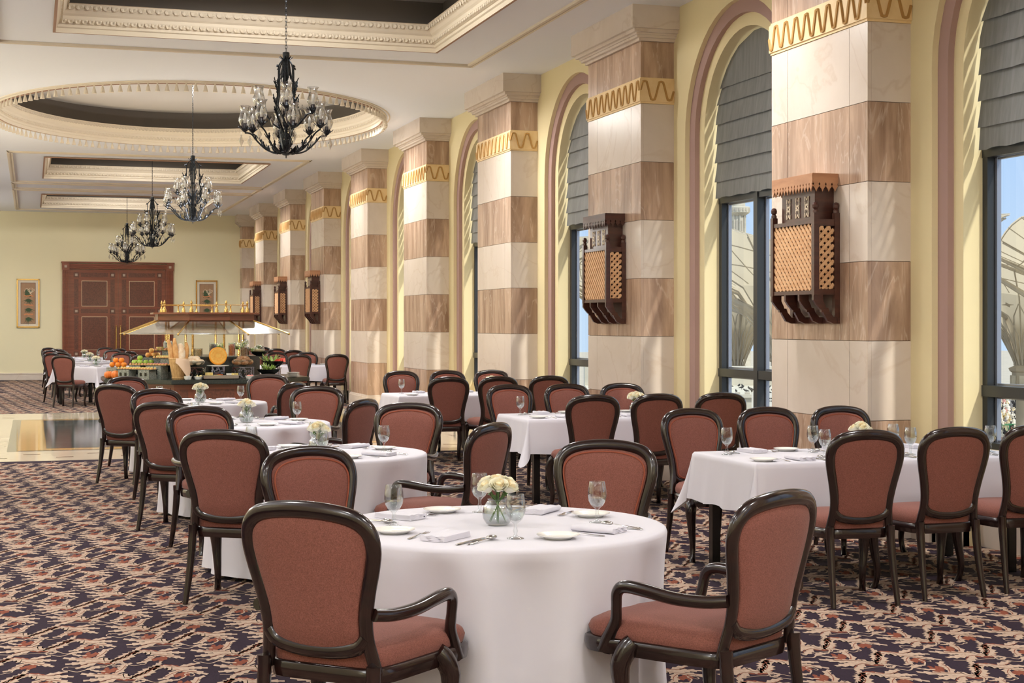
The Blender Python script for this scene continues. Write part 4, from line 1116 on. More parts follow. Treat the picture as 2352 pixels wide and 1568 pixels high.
M['choc']=mat('dark_dried_fruit',(58,34,36),.5); M['apric']=mat('dried_apricot',(238,120,44),.5,noise=((40,40,40),(214,86,30),2,.4,.7)); M['cereal']=mat('brown_cereal',(128,82,50),.7,noise=((70,70,70),(172,120,78),2,.4,.7)); M['nut']=mat('peanuts',(218,176,116),.7,noise=((80,80,80),(236,204,156),2,.4,.7)); M['pasta']=mat('pale_grain_salad',(226,188,128),.7,noise=((60,60,60),(242,218,176),2,.4,.7))
M['red']=mat('watermelon_flesh',(228,92,74),.5); M['salad']=mat('salad_leaf',(122,160,64),.5,noise=((25,25,25),(206,222,140),2,.35,.7)); M['custard']=mat('canape_topping',(240,214,120),.5,noise=((40,40,40),(250,236,190),2,.4,.7)); M['pinkf']=mat('pink_filling',(226,150,140),.5); M['mosaic']=mat('mosaic_box',(150,152,144),.3,noise=((60,60,60),(108,116,110),1,.4,.6))
G1='food on the buffet'
def obj(b,name,mats,label,cat,group=None,loc=(0,0,0),rot=0,sharp=50,smooth=True):
    return tag(b.build(name,mats,None,loc,rot,sharp,smooth),label,cat,group)
ZC=.80
# bread basket
bx,by=2.03,22.68
b=MB(); b.lathe([(0,.004),(.085,.004),(.085,0),(.09,.01),(.105,.12),(.135,.26),(.14,.30),(.132,.30),(.095,.10),(.08,.02),(0,.02)],24,(0,0,0),0)
for z in (.02,.30): b.lathe([(.09+.16*z,z-.008),(.098+.16*z,z),(.09+.16*z,z+.008)],24,caps=False)
obj(b,'bread_basket',M['wicker'],'tall tapered wicker basket of baguettes on the counter front','basket',loc=(bx,by,ZC))
b=MB(); rr=random.Random(2); vs=[];fs=[];n=14;m=9
for i in range(n+1):
    a=-1.9+2.5*i/n
    for j in range(m+1):
        t=j/m
        if t<.3: r=.120+.02*(t/.3); z=.285+.028*(t/.3)
        else: r=.148+.035*(t-.3)+.01*math.sin(3*a); z=.313-(t-.3)*.40*(.25+.75*math.sin(PI*i/n)**1.5)
        vs.append((r*math.cos(a),r*math.sin(a),z))
for i in range(n):
    for j in range(m): q=i*(m+1)+j; fs.append((q,q+m+1,q+m+2,q+1))
b.add(vs,fs); obj(b,'basket_napkin',M['linen2'] if 'linen2' in M else M['mould'],'beige cloth draped over the rim of the wicker basket','cloth',loc=(bx,by,ZC),sharp=80)
def loaf(path,r,m,label,slash=True):
    b=MB(); k=len(path); rad=[r*.35]+[r]*(k-2)+[r*.4]; b.tube(path,rad,12,0,sub=5,up=(0,1,0)); return obj(b,'baguette',m,label,'bread','baguettes in the basket',loc=(bx,by,ZC),sharp=80)
loaf([(-.06,-.02,.03),(-.085,-.01,.2),(-.12,.0,.45),(-.145,.0,.58)],.036,M['bread'],'leftmost baguette leaning out of the wicker basket')
loaf([(-.02,-.03,.03),(-.03,-.03,.2),(-.05,-.02,.45),(-.06,-.02,.60)],.040,M['bread'],'tallest brown baguette in the wicker basket')
loaf([(.02,-.01,.03),(.03,-.01,.2),(.04,0,.40),(.02,.0,.52)],.058,M['flour'],'thick white floured loaf in the wicker basket')
loaf([(.05,.04,.03),(.085,.04,.2),(.12,.04,.42),(.115,.04,.535)],.036,M['bread'],'rightmost baguette in the wicker basket')
# front row of small dishes and the tray
def dish(x,y,z,r,h,label,fill=None,fm=None,square=False):
    b=MB(); b.lathe([(0,.004),(r*.7,.004),(r*.75,0),(r,h),(r*1.08,h),(r*1.08,h-.004),(r*1.0,h-.006),(r*.9,.01),(0,.008)],24,caps=False)
    o=obj(b,'serving_dish',M['china'],label,'dish','small white dishes',loc=(x,y,z))
    if fill:
        f=MB(); rr=random.Random(int(x*100)); 
        for k in range(9): a=rr.random()*6.28; q=rr.random()**.5*r*.6; f.ball((q*math.cos(a),q*math.sin(a),h*.7+rr.random()*.015),r*.24,8,5)
        obj(f,fill[0],fm,fill[1],fill[2],loc=(x,y,z))['kind']='stuff'
dish(2.15,22.56,ZC,.055,.05,'round white dish right of the bread basket',('white_cheese_pieces','white cheese pieces in the round white dish','food'),M['china'])
dish(2.31,22.60,ZC,.065,.045,'white dish of yellow pieces below the glass roll bowl',('yellow_cheese_pieces','yellow cheese pieces in a white dish','food'),M['custard'])
dish(3.05,22.62,ZC,.065,.045,'white dish with pink pieces below the dark rolls',('pink_pieces','pink pieces in a white dish','food'),M['pinkf'])
b=MB(); b.box(-.26,.26,-.13,.13,0,.012); 
for (x0,x1,y0,y1) in ((-.26,.26,-.13,-.122),(-.26,.26,.122,.13),(-.26,-.252,-.13,.13),(.252,.26,-.13,.13)): b.box(x0,x1,y0,y1,0,.06)
b.box(-.27,.27,-.14,-.122,.054,.06); b.box(-.27,.27,.122,.14,.054,.06)
obj(b,'steel_tray',M['steel'],'long steel tray of cheeses on the counter front','tray',loc=(2.62,22.62,ZC),smooth=False)
def wedge(x,y,a,m,label,s=1,h=.06):
    b=MB(); b.prism([(0,-.04*s),(.10*s,-.012*s),(.10*s,.03*s),(0,.04*s)],0,h); obj(b,'cheese_piece',m,label,'cheese','cheeses on the steel tray',loc=(x,y,ZC+.013),rot=a,smooth=False)
wedge(2.42,22.62,.3,M['custard'],'pale holed cheese piece at the left of the steel tray',1,.085); wedge(2.53,22.58,-.4,M['custard'],'flat cheese wedge left of the tray middle',.9,.05); wedge(2.60,22.64,.7,M['apric'],'orange cheese wedge in the middle of the tray',.8,.055); wedge(2.71,22.64,0,M['china'],'white soft cheese on the right half of the tray',.9,.07); wedge(2.80,22.6,.5,M['custard'],'yellow wedge at the right of the steel tray',.9,.07)
b=MB(); rr=random.Random(9)
for k in range(26): a=rr.random()*6.28; q=rr.random()**.5*.07; b.ball((q*math.cos(a),q*math.sin(a)*.7,.015+rr.random()*.08*(1-q/.09)),.018,7,5)
obj(b,'dark_grapes',M['choc'],'heap of dark grapes on the steel tray','fruit',loc=(2.585,22.70,ZC+.03))['kind']='stuff'
# clear stands with bowls
def stand(x,y,w,h,label,m='acryl'):
    b=MB()
    for sx in (-1,1):
        for sy in (-1,1): b.box(sx*w-.006,sx*w+.006,sy*w*.7-.006,sy*w*.7+.006,0,h)
    b.box(-w-.01,w+.01,-w*.7-.01,w*.7+.01,h-.01,h); 
    for sy in (-1,1):
        for cx in (-w/2,w/2):
            for s in (-1,1): b.tube([(cx+s*w*.48,sy*w*.7,.005),(cx+s*w*.18,sy*w*.7,h*.5),(cx+s*w*.48,sy*w*.7,h-.01)],.006,6,sub=4)
            b.tube([(cx-.04,sy*w*.7,h*.75),(cx,sy*w*.7,h*.62),(cx+.04,sy*w*.7,h*.75)],.005,6,sub=3)
    return obj(b,'display_stand',M[m],label,'stand','clear display stands',loc=(x,y,ZC))
M['acryl2']=thin_glass('frosted_acrylic',(200,200,204),base=.35,edge=.9,blend=.45)
stand(2.27,22.86,.145,.17,'clear ornamental stand under the bowl of pale rolls','acryl2'); stand(2.98,22.86,.145,.17,'clear ornamental stand under the bowl of dark rolls','acryl2'); stand(2.62,22.9,.085,.18,'clear stand under the cheese wheel','acryl2')
stand(3.45,23.25,.12,.32,'taller clear stand right of the dark rolls','acryl2')
def bowl(x,y,z,r,h,label,m='acryl',wob=None,name='glass_bowl'):
    b=MB(); b.lathe([(r*.3,0),(r*.35,.008),(r*.6,h*.3),(r*.9,h*.7),(r,h),(r*.985,h),(r*.87,h*.7),(r*.56,h*.32),(0,.012)],32,caps=False,wob=wob); return obj(b,name,M[m],label,'bowl',loc=(x,y,z),sharp=80)
def heap(x,y,z,r,n,size,m,name,lab,cat,group,seed,sc=(1.3,1,.85),up=.6):
    rr=random.Random(seed); 
    for k in range(n):
        if k<n*.6: a=2*PI*k/(n*.6); q=r*.62; zz=size*.55
        else: a=2*PI*k/(n*.4)+.5; q=r*.25; zz=size*(.55+up*1.5)
        b=MB(); b.ball((0,0,0),size,12,8,0,sc); 
        obj(b,name,m,lab%('on top of','among')[k<n*.6] if '%s' in lab else lab,cat,group,(x+q*math.cos(a),y+q*math.sin(a),z+zz+size*.3),rr.random()*3,sharp=80)
bowl(2.27,22.86,ZC+.175,.17,.09,'cut glass bowl of pale floured rolls',m='acryl')
heap(2.27,22.86,ZC+.20,.15,10,.052,M['flour'],'bread_roll','round pale bread roll in the cut glass bowl','bread','pale rolls in the glass bowl',4)
bowl(2.98,22.86,ZC+.175,.155,.10,'clear glass bowl of dark oval rolls',m='acryl')
heap(2.98,22.86,ZC+.20,.15,11,.05,M['roll'],'dark_roll','dark oval bread roll in the clear bowl right of the cheese wheel','bread','dark rolls in the glass bowl',5,(1.45,1,.9))
# cheese wheel
b=MB(); b.lathe([(0,.0),(.16,.0),(.165,.006),(.16,.012),(0,.010)],32,caps=False); obj(b,'white_platter',M['china'],'white platter under the orange cheese wheel','plate',loc=(2.62,22.9,ZC+.185))
b=MB(); Rw=Matrix.Translation((0,0,.135))@Matrix.Rotation(math.radians(80),4,'X')
b.lathe([(0,-.035),(.115,-.035),(.13,-.022),(.134,0),(.13,.022),(.118,.032),(.112,.030)],40,M=Rw,caps=False)
b.lathe([(.112,.030),(0,.030)],40,M=Rw,mi=1,caps=False)
for k in range(16):
    a=2*PI*k/16
    for (r0,r1,w) in ((.035,.065,.010),(.066,.10,.014)):
        am=a+(.2 if r0>.05 else 0); pts=[(r0*math.cos(am),r0*math.sin(am)),((r0+r1)/2*math.cos(am+w/r1*.9),(r0+r1)/2*math.sin(am+w/r1*.9)),(r1*math.cos(am),r1*math.sin(am)),((r0+r1)/2*math.cos(am-w/r1*.9),(r0+r1)/2*math.sin(am-w/r1*.9))]
        b.tube([Rw@Vector((x,y,.031)) for x,y in pts],.0022,4,0,closed=True)
obj(b,'round_cheese',[M['cheese'],M['cheese2']],'upright orange cheese wheel with carved flower pattern','cheese',loc=(2.62,22.9,ZC+.197),sharp=60)
# jars on the inner shelf
def jar(x,y,r,h,fillm,label,what,z=1.12):
    b=MB(); b.lathe([(r,0),(r,h),(r-.004,h),(r-.004,.006),(0,.006)],24,caps=False); obj(b,'glass_jar',M['acryl'],label,'jar','jars on the inner shelf',loc=(x,y,z))
    f=MB(); rr=random.Random(int(x*1000)); f.lathe([(0,.008),(r-.006,.008),(r-.006,h*.78),(r*.5,h*.86),(0,h*.88)],20,caps=False)
    for k in range(60): a=rr.random()*6.28; zz=.02+rr.random()*h*.75; f.ball(((r-.009)*math.cos(a),(r-.009)*math.sin(a),zz),.009,6,4)
    for k in range(20): a=rr.random()*6.28; q=rr.random()*(r-.02); f.ball((q*math.cos(a),q*math.sin(a),h*.86),.011,6,4)
    obj(f,what.replace(' ','_'),fillm,'%s filling %s'%(what,label),'food',loc=(x,y,z))['kind']='stuff'
jar(2.17,23.17,.062,.12,M['cereal'],'low round jar of brown cereal','brown cereal'); jar(2.36,23.17,.066,.12,M['nut'],'low round jar of peanuts','peanuts')
jar(2.58,23.20,.055,.20,M['choc'],'tall glass of dark raisins','raisins'); jar(2.86,23.20,.052,.20,M['apric'],'tall glass of orange apricots','dried apricots'); jar(3.05,23.17,.066,.14,M['cereal'],'square looking jar of brown nuts','brown nuts')
def greens(x,y,z,r,label,seed,m='salad',n=26,flow=True):
    b=MB(); rr=random.Random(seed)
    for k in range(n):
        a=rr.random()*6.28; t=rr.random()*.9; d=(math.cos(a)*math.cos(t),math.sin(a)*math.cos(t),math.sin(t)+.2); iron_leaf(b,(math.cos(a)*r*.2,math.sin(a)*r*.2,0),d,r*(.7+.6*rr.random()),r*.16,3,.2)
    if flow:
        for k in range(7): a=rr.random()*6.28; b.ball((r*.5*math.cos(a),r*.5*math.sin(a),r*(.4+.5*rr.random())),r*.2,7,5,1)
    return obj(b,'flower_tuft' if flow else 'salad',[M[m],M['petal']],label,'flowers' if flow else 'food',loc=(x,y,z),sharp=80)
greens(2.70,23.35,1.22,.09,'leafy white flowers between the raisins and the apricots',1); greens(2.98,23.4,1.22,.10,'leafy white flowers right of the apricots',2); greens(3.22,23.3,1.16,.08,'green leaves beside the round bowl',3)
b=MB(); b.ball((0,0,.058),.058,20,14); obj(b,'glass_ball',M['acryl'],'glass ball holding white orchids above the nut jar','vase',loc=(3.06,23.19,1.263),sharp=80); greens(3.06,23.19,1.30,.05,'white orchids inside the glass ball',4,n=10)
bowl(3.27,23.22,1.12,.14,.07,'black bowl under the round grain bowl',m='black',name='black_bowl')
b=MB(); b.lathe([(.03,0),(.055,.012),(.078,.045),(.084,.08),(.078,.115),(.062,.14),(.060,.14),(.076,.114),(.082,.08),(.076,.046),(.05,.016),(0,.012)],24,caps=False); obj(b,'fish_bowl',M['acryl'],'round glass bowl of grain salad at the right end of the shelf','bowl',loc=(3.27,23.22,1.135),sharp=80)
b=MB(); b.lathe([(0,.016),(.05,.018),(.074,.047),(.079,.075),(.05,.09),(0,.095)],20,caps=False); obj(b,'grain_salad',M['pasta'],'pale grain salad inside the round glass bowl','food',loc=(3.27,23.22,1.135),sharp=80)['kind']='stuff'
greens(3.27,23.22,1.24,.05,'white flower on the grain salad bowl',6,n=8)
# black scalloped salad bowls
wv=lambda a,k: 1+(.07*math.cos(10*a) if k>=3 else 0)
for (x,y,z,r,l) in ((3.36,22.86,ZC+.03,.16,'black scalloped bowl of green salad, lower of two'),(3.47,23.05,ZC+.15,.165,'black scalloped bowl of melon and leaves, upper of two')):
    bowl(x,y,z,r,.10,l,m='black',wob=wv,name='scalloped_bowl')
b=MB(); b.lathe([(.10,0),(.10,.006),(.02,.01),(.02,.02),(.09,.028)],20); obj(b,'bowl_stand',M['steel'],'low steel stand under the lower black bowl','stand',loc=(3.36,22.86,ZC))
b=MB(); 
for sx,sy in ((-.09,-.09),(.09,-.09),(.09,.09),(-.09,.09)): b.box(sx-.006,sx+.006,sy-.006,sy+.006,0,.145)
b.box(-.11,.11,-.11,.11,.14,.149); obj(b,'bowl_riser',M['steel'],'four legged steel riser under the upper black bowl','stand',loc=(3.47,23.10,ZC),smooth=False)
greens(3.36,22.86,ZC+.10,.12,'green leaf salad in the lower black bowl',7,n=34,flow=False); greens(3.42,23.05,ZC+.23,.13,'tall white striped leaves in the upper black bowl',8,n=22,flow=False)
for k in range(5): 
    b=MB(); b.prism([(-.05,0),(.05,0),(.0,.055)],-.012,.012,'y'); obj(b,'melon_slice',M['red'],'red melon slice in the upper black bowl','fruit','melon slices in the black bowl',(3.50+.028*k,22.98+.02*(k%2),ZC+.235),.3*k,smooth=False)
for k in range(6):
    b=MB(); b.lathe([(0,.002),(.06,.002),(.10,.012),(.10,.014),(0,.006)],28,caps=False); obj(b,'stacked_plate',M['china'],'white plate in the stack at the right end of the counter','plate','stack of white plates',(3.78,23.2,ZC+.012*k))
# left side: boxes with platters stepped up
def box_riser(x,y,w,d,h,rot,label):
    b=MB(); b.box(-w,w,-d,d,0,h); 
    for s in (-.5,.4): b.box(s*w-.02,s*w+.02,-d-.003,-d,h*.35,h*.7,1)
    obj(b,'display_box',[M['mosaic'],M['black']],label,'box','boxes under the platters',(x,y,ZC),rot,smooth=False)
def platter(x,y,z,w,d,rot,label,top,seed,tm,cols=9,rows=2,size=.02,what='canape',wl=''):
    b=MB(); b.box(-w,w,-d,d,0,.008); obj(b,'slate_platter',M['granite'],label,'platter','slate platters',(x,y,z),rot,smooth=False)
    rr=random.Random(seed); ca,sa=math.cos(rot),math.sin(rot)
    for i in range(cols):
        for j in range(rows):
            px=-w*.92+2*w*.92*i/(cols-1); py=-d*.6+(1.2*d*j/(rows-1) if rows>1 else d*.6)
            b=MB(); b.lathe([(size,0),(size*1.05,size*.5),(size*.8,size*.9),(0,size)],10,caps=True); b.ball((0,0,size*1.1),size*.55,7,5,1)
            obj(b,what,[M['bread'],tm],wl,what.replace('_',' '),'canapes on the '+top,(x+px*ca-py*sa,y+px*sa+py*ca,z+.008))
box_riser(1.33,23.10,.10,.08,.135,-.785,'patterned box under the lowest canape platter, left'); box_riser(1.60,22.86,.10,.08,.135,-.785,'patterned box under the lowest canape platter, right')
platter(1.46,22.99,ZC+.136,.33,.075,-.785,'lowest slate platter of canapes, nearest the chairs','lowest platter',1,M['custard'],12,2,.02,'canape','small round canape with cream topping on the lowest platter')
box_riser(1.75,23.02,.14,.08,.19,-.785,'tall patterned box under the middle platter'); box_riser(1.50,23.28,.10,.08,.19,-.785,'patterned box under the left end of the middle platter')
platter(1.66,23.13,ZC+.191,.36,.075,-.785,'middle slate platter of pink canapes','middle platter',2,M['pinkf'],13,2,.02,'pink_canape','small canape with pink topping on the middle platter')
box_riser(1.93,23.15,.10,.07,.29,-.6,'box under the upper platter'); platter(1.92,23.16,ZC+.291,.22,.08,-.6,'upper slate platter of yellow tartlets','upper platter',3,M['custard'],9,2,.02,'tartlet','yellow tartlet on the upper platter')
for i in range(12):
    b=MB(); b.prism([(-.012,0),(.012,0),(.012,.04),(-.012,.03)],-.03,.03,'y'); obj(b,'melon_finger',M['custard'],'yellow melon finger in the row on the upper platter','fruit','melon fingers on the upper platter',(1.78+.025*i,23.27-.016*i,ZC+.30),-.6,smooth=False)
box_riser(1.98,23.42,.10,.09,.40,-.4,'tall box under the topmost platter'); platter(1.98,23.42,ZC+.401,.22,.10,-.3,'topmost slate platter beside the brass posts','topmost platter',4,M['pinkf'],7,2,.022,'pastry','small pastry on the topmost platter')
for i in range(7):
    b=MB(); b.lathe([(.018,0),(.024,.09),(.022,.09),(.016,.004),(0,.004)],14,caps=False); o=obj(b,'shot_glass',M['acryl'],'small dessert glass on the topmost platter','glass','dessert glasses',(1.90+.045*(i%4),23.44+.05*(i//4)-.02*(i%4),ZC+.44)); 
    f=MB(); f.lathe([(0,.006),(.017,.006),(.021,.06),(.012,.10),(0,.115)],12,caps=False); f.build('cream_dessert',M['china'],o)
for i in range(4):
    b=MB(); b.box(-.022,.022,-.022,.022,0,.05); obj(b,'cheese_cube',M['custard'],'yellow cheese cube at the left of the topmost platter','cheese','cheese cubes',(1.80+.05*(i%2),23.50-.05*(i//2)+.02*(i%2),ZC+.41),.2*i,smooth=False)
def fruit(name,m,pts,r,lab,grp,st=True):
    for i,(x,y,z) in enumerate(pts):
        b=MB(); b.lathe([(0,-.86),(.35,-.92),(.75,-.66),(.98,-.1),(.92,.45),(.55,.86),(.15,.86),(0,.74)],16,caps=False)
        b.v=[(p[0]*r,p[1]*r,p[2]*r) for p in b.v]
        o=obj(b,name,m,lab,'fruit',grp,(x,y,z),i*.7,sharp=80)
        s=MB(); s.tube([(0,0,r*.72),(.1*r,0,r*1.05)],.003,5); s.build('stalk',M['walnut'],o)
P0=ZC+.20
b=MB(); b.box(-.13,.13,-.10,.10,0,.16); obj(b,'fruit_crate',M['mosaic'],'patterned box under the oranges','box',None,(1.22,23.48,ZC),-.785,smooth=False)
fruit('orange',M['orangef'],[(1.14,23.52,ZC+.20),(1.22,23.44,ZC+.20),(1.30,23.37,ZC+.20),(1.24,23.53,ZC+.20),(1.19,23.49,ZC+.265),(1.27,23.43,ZC+.265)],.042,'orange in the pile at the left end of the buffet','oranges')
fruit('green_apple',M['applef'],[(1.45,23.36,ZC+.235),(1.53,23.30,ZC+.235),(1.61,23.26,ZC+.235),(1.50,23.38,ZC+.235),(1.53,23.34,ZC+.30),(1.69,23.3,ZC+.235)],.042,'green apple in the pile behind the middle platter','green apples')
b=MB(); b.box(-.16,.16,-.07,.07,0,.195); obj(b,'apple_box',M['mosaic'],'patterned box under the green apples','box',None,(1.57,23.33,ZC),-.5,smooth=False)
fruit('peach',M['peach'],[(1.66,23.55,ZC+.34),(1.75,23.52,ZC+.34),(1.70,23.6,ZC+.34),(1.71,23.54,ZC+.405),(1.80,23.58,ZC+.34)],.04,'peach in the pile below the cheese cubes','peaches')
b=MB(); b.box(-.14,.14,-.08,.08,0,.30); obj(b,'peach_box',M['mosaic'],'patterned box under the peaches','box',None,(1.73,23.56,ZC),-.2,smooth=False)
for i,(x,y,r) in enumerate(((1.19,23.22,.085),(1.09,23.40,.075))):
    b=MB(); b.lathe([(0,-.6),(.4,-.72),(.85,-.5),(1,0),(.85,.5),(.4,.68),(.1,.55),(0,.5)],40,caps=False,wob=lambda a,k:1-.10*abs(math.sin(5*a))); b.v=[(p[0]*r,p[1]*r,p[2]*r) for p in b.v]
    o=obj(b,'pumpkin',M['pump'],('ribbed orange pumpkin at the left corner of the counter','smaller ribbed pumpkin behind the corner pumpkin')[i],'pumpkin',None,(x,y,ZC+r*.72),0,sharp=80)
    s=MB(); s.tube([(0,0,r*.5),(.1*r,0,r*.9)],.006,6); s.build('stalk',M['stem'],o)
# ------------------------------------------------------------------ the square outside
GZ=-10.4
M['canopy']=bpy.data.materials.new('canopy_fabric'); m=M['canopy']; m.use_nodes=True; nt=m.node_tree
for n in list(nt.nodes):
    if n.type!='OUTPUT_MATERIAL': nt.nodes.remove(n)
out=[n for n in nt.nodes if n.type=='OUTPUT_MATERIAL'][0]; df=nt.nodes.new('ShaderNodeBsdfDiffuse'); tl=nt.nodes.new('ShaderNodeBsdfTranslucent'); mx=nt.nodes.new('ShaderNodeMixShader')
df.inputs[0].default_value=srgb((206,196,178)); tl.inputs[0].default_value=srgb((222,208,182)); mx.inputs[0].default_value=.5
nt.links.new(df.outputs[0],mx.inputs[1]); nt.links.new(tl.outputs[0],mx.inputs[2]); nt.links.new(mx.outputs[0],out.inputs[0])
M['steelarm']=mat('umbrella_arm_paint',(176,168,154),.5); M['stone2']=mat('plaza_stone',(176,166,150),.7,noise=((.3,.3,.3),(160,152,138),2,.3,.7)); M['white2']=mat('minaret_stone',(196,190,174),.7,noise=((.5,.5,2),(178,172,158),2,.4,.7))
b=MB(); b.add([(7.2,-120,GZ),(420,-120,GZ),(420,620,GZ),(7.2,620,GZ)],[(0,1,2,3)]); o=b.build('ground_plaza',M['stone2'],smooth=False); o['kind']='structure'
def make_umbrella():
    root=thing('giant_umbrella','umbrella','umbrella'); S=9.3; zc=2.4; zr=6.2; G=-GZ
    b=MB(); b.lathe([(.62,0),(.62,.6),(.50,.8),(.46,7.0),(.52,7.2),(.36,7.3),(.34,12.6)],12); b.build('column',M['stone2'],root,sharp=30)
    b=MB(); b.lathe([(.5,7.0),(.95,7.2),(.95,7.35),(.78,7.45),(.74,8.7),(.9,8.8),(.98,9.0),(.5,9.2)],8); 
    for k in range(8): a=2*PI*k/8+PI/8; b.box(-.16,.16,-.82,-.70,7.6,8.5,1,Matrix.Rotation(a,4,'Z'))
    b.build('lantern',[M['stone2'],M['white2']],root,smooth=False)
    def rim(a):   # square plan with drawn-in sides
        c,s=math.cos(a),math.sin(a); q=S/max(abs(c),abs(s)); q*=1-.10*math.sin(2*a)**0*(1-abs(math.sin(2*a))); 
        corner=abs(math.sin(2*a))**3
        return q, 16.0+1.5*corner
    n=64; m=10; vs=[];fs=[]
    for j in range(m+1):
        t=j/m
        for k in range(n):
            a=2*PI*k/n; q,zr_=rim(a); r=.5+(q-.5)*t; z=9.6+(zr_-9.6)*(1-(1-t)**2.6)*1.0
            z=9.6+(13.4-9.6)*min(1,t*3.2)**.6+(zr_-13.4)*max(0,(t-.05)/.95)**1.25
            vs.append((r*math.cos(a),r*math.sin(a),z))
    for j in range(3,m):
        for k in range(n): k2=(k+1)%n; fs.append((j*n+k,j*n+k2,(j+1)*n+k2,(j+1)*n+k))
    cb=MB(); cb.add(vs,fs); cb.build('canopy',M['canopy'],root,sharp=80)
    cb=MB(); cb.add(vs,[(j*n+k,j*n+(k+1)%n,(j+1)*n+(k+1)%n,(j+1)*n+k) for j in range(0,3) for k in range(n)]); cb.build('inner_funnel',M['canopy'],root,sharp=80)
    b=MB()
    for k in range(16):
        a=2*PI*k/16; q,zr_=rim(a); c,s=math.cos(a),math.sin(a)
        P=[]
        for t in (0,.08,.18,.3,.5,.75,.98): 
            r=.45+(q-.45)*t; z=9.2+(13.4-9.2)*min(1,t*3.2)**.6+(zr_-13.4)*max(0,(t-.05)/.95)**1.25-.12; P.append((r*c,r*s,z))
        b.tube(P,.05 if k%4 else .07,4); 
        # crossing lattice of the funnel
        a2=a+.39; P=[]
        for t in (0,.10,.22,.34): 
            aa=a+(a2-a)*t/.34; q,_z=rim(aa); r=.45+(q-.45)*t; P.append((r*math.cos(aa),r*math.sin(aa),9.15+4.2*min(1,t*3.2)**.6))
        b.tube(P,.045,4); 
        P=[(x*math.cos(-2*(aa-a)),0,0) for x in ()]
        P=[]
        for t in (0,.10,.22,.34):
            aa=a-.39*t/.34; q,_z=rim(aa); r=.45+(q-.45)*t; P.append((r*math.cos(aa),r*math.sin(aa),9.15+4.2*min(1,t*3.2)**.6))
        b.tube(P,.045,4)
    for k in range(4):
        a=PI/4+k*PI/2; q,zr_=rim(a); b.tube([(.4*math.cos(a),.4*math.sin(a),12.0),(q*.5*math.cos(a),q*.5*math.sin(a),13.6),(q*.97*math.cos(a),q*.97*math.sin(a),zr_-.25)],[.20,.17,.08],6)
        a=k*PI/2; q,zr_=rim(a); b.tube([(.4*math.cos(a),.4*math.sin(a),12.0),(q*.97*math.cos(a),q*.97*math.sin(a),zr_-.25)],[.17,.07],6)
    b.build('ribs',M['steelarm'],root)
    b=MB()
    for k in range(40):
        a=2*PI*(k+.5)/40; q,zr_=rim(a); P=[]
        for t in (.32,.5,.75,1.0):
            r=.5+(q-.5)*t; P.append((r*math.cos(a),r*math.sin(a),9.6+(13.4-9.6)*min(1,t*3.2)**.6+(zr_-13.4)*max(0,(t-.05)/.95)**1.25-.05))
        b.tube(P,.028,3)
    for f_ in (.55,.8,.995):
        b.tube([((.5+(rim(2*PI*k/64)[0]-.5)*f_)*math.cos(2*PI*k/64),(.5+(rim(2*PI*k/64)[0]-.5)*f_)*math.sin(2*PI*k/64),13.4+(rim(2*PI*k/64)[1]-13.4)*((f_-.05)/.95)**1.25-.05) for k in range(64)],.035,3,closed=True)
    b.build('canopy_seams',M['steelarm'],root)
    b=MB()
    for k in range(8):
        a=2*PI*k/8+.2; q,_=rim(a); r=.33*q; R_=Matrix.Translation((r*math.cos(a),r*math.sin(a),13.3))@Matrix.Rotation(a,4,'Z')@Matrix.Rotation(-.3,4,'Y')
        b.prism([(-.55,0),(-.12,-.12),(0,-.4),(.12,-.12),(.55,0),(.12,.12),(0,.4),(-.12,.12)],-.03,.0,M=R_)
    b.build('star_ornaments',M['steelarm'],root,smooth=False)
    return root
P_um=Proto(make_umbrella())
U0=Vector((64.7,89.8)); g1=Vector((18.7,-5.8)); g2=Vector((5.8,18.7)); ang=math.atan2(g1.y,g1.x)
ums=[(-1,0,'umbrella whose funnel shows low in the window between the big lanterns'),(0,0,'umbrella nearest the window at the right edge'),(-1,-1,'umbrella whose cloth fills the window between the big lanterns'),(0,-1,'umbrella whose cloth fills the top of the right window'),
 (0,1,'umbrella behind the first row in the right window'),(-1,1,'umbrella behind the first row in the left window'),(0,2,'distant umbrella, third in line in the right window'),(-1,2,'distant umbrella, third in line in the left window'),(1,1,'umbrella right of the second row'),(-2,0,'umbrella left of the first row'),(-2,1,'umbrella left of the second row'),(0,3,'farthest umbrella in the right window'),(-1,3,'farthest umbrella in the left window'),(1,0,'umbrella right of the first row')]
for i,j,l in ums:
    p=U0+g1*i+g2*j; P_um.put((p.x,p.y,GZ),ang,'giant cream folding '+l,'giant umbrellas on the square')
for i,j in ((0,4),(-1,4),(1,2),(1,3),(-2,2),(-2,3),(1,4),(0,5),(1,5)):
    p=U0+g1*i+g2*j; P_um.put((p.x,p.y,GZ),ang,'distant giant cream umbrella in the rows far across the square','far umbrellas')
# minaret
b=MB(); z0=-GZ; pr=[(2.2,0),(2.2,22),(1.45,22.5),(1.45,25.4),(2.0,26.0),(2.05,26.9),(1.95,27.0),(1.2,27.0),(1.15,30.4),(2.0,31.0),(2.05,31.9),(1.95,32),(1.25,32),(1.25,38),(1.0,40),(.2,44),(0,44)]
b.lathe(pr,24,mi=0)
for zb in (26.2,31.2):
    for k in range(20): a=2*PI*k/20; b.box(-.16,.16,-2.08,-1.9,zb,zb+.5,1,Matrix.Rotation(a,4,'Z'))
for k in range(8): a=2*PI*k/8+.2; b.box(-.22,.22,-1.25,-1.05,27.2,29.6,1,Matrix.Rotation(a,4,'Z')); b.tube([(1.3*math.cos(a+.4),1.3*math.sin(a+.4),27),(1.3*math.cos(a+.4),1.3*math.sin(a+.4),30.6)],.14,6,0)
for zz in (23.0,24.0):
    b.tube([(1.5*math.cos(2*PI*k/48),1.5*math.sin(2*PI*k/48),zz+.3*(k%2)) for k in range(48)],.08,4,1,closed=True)
dx,dy=.2985+.1472*.9544,.9544-.1472*.2985
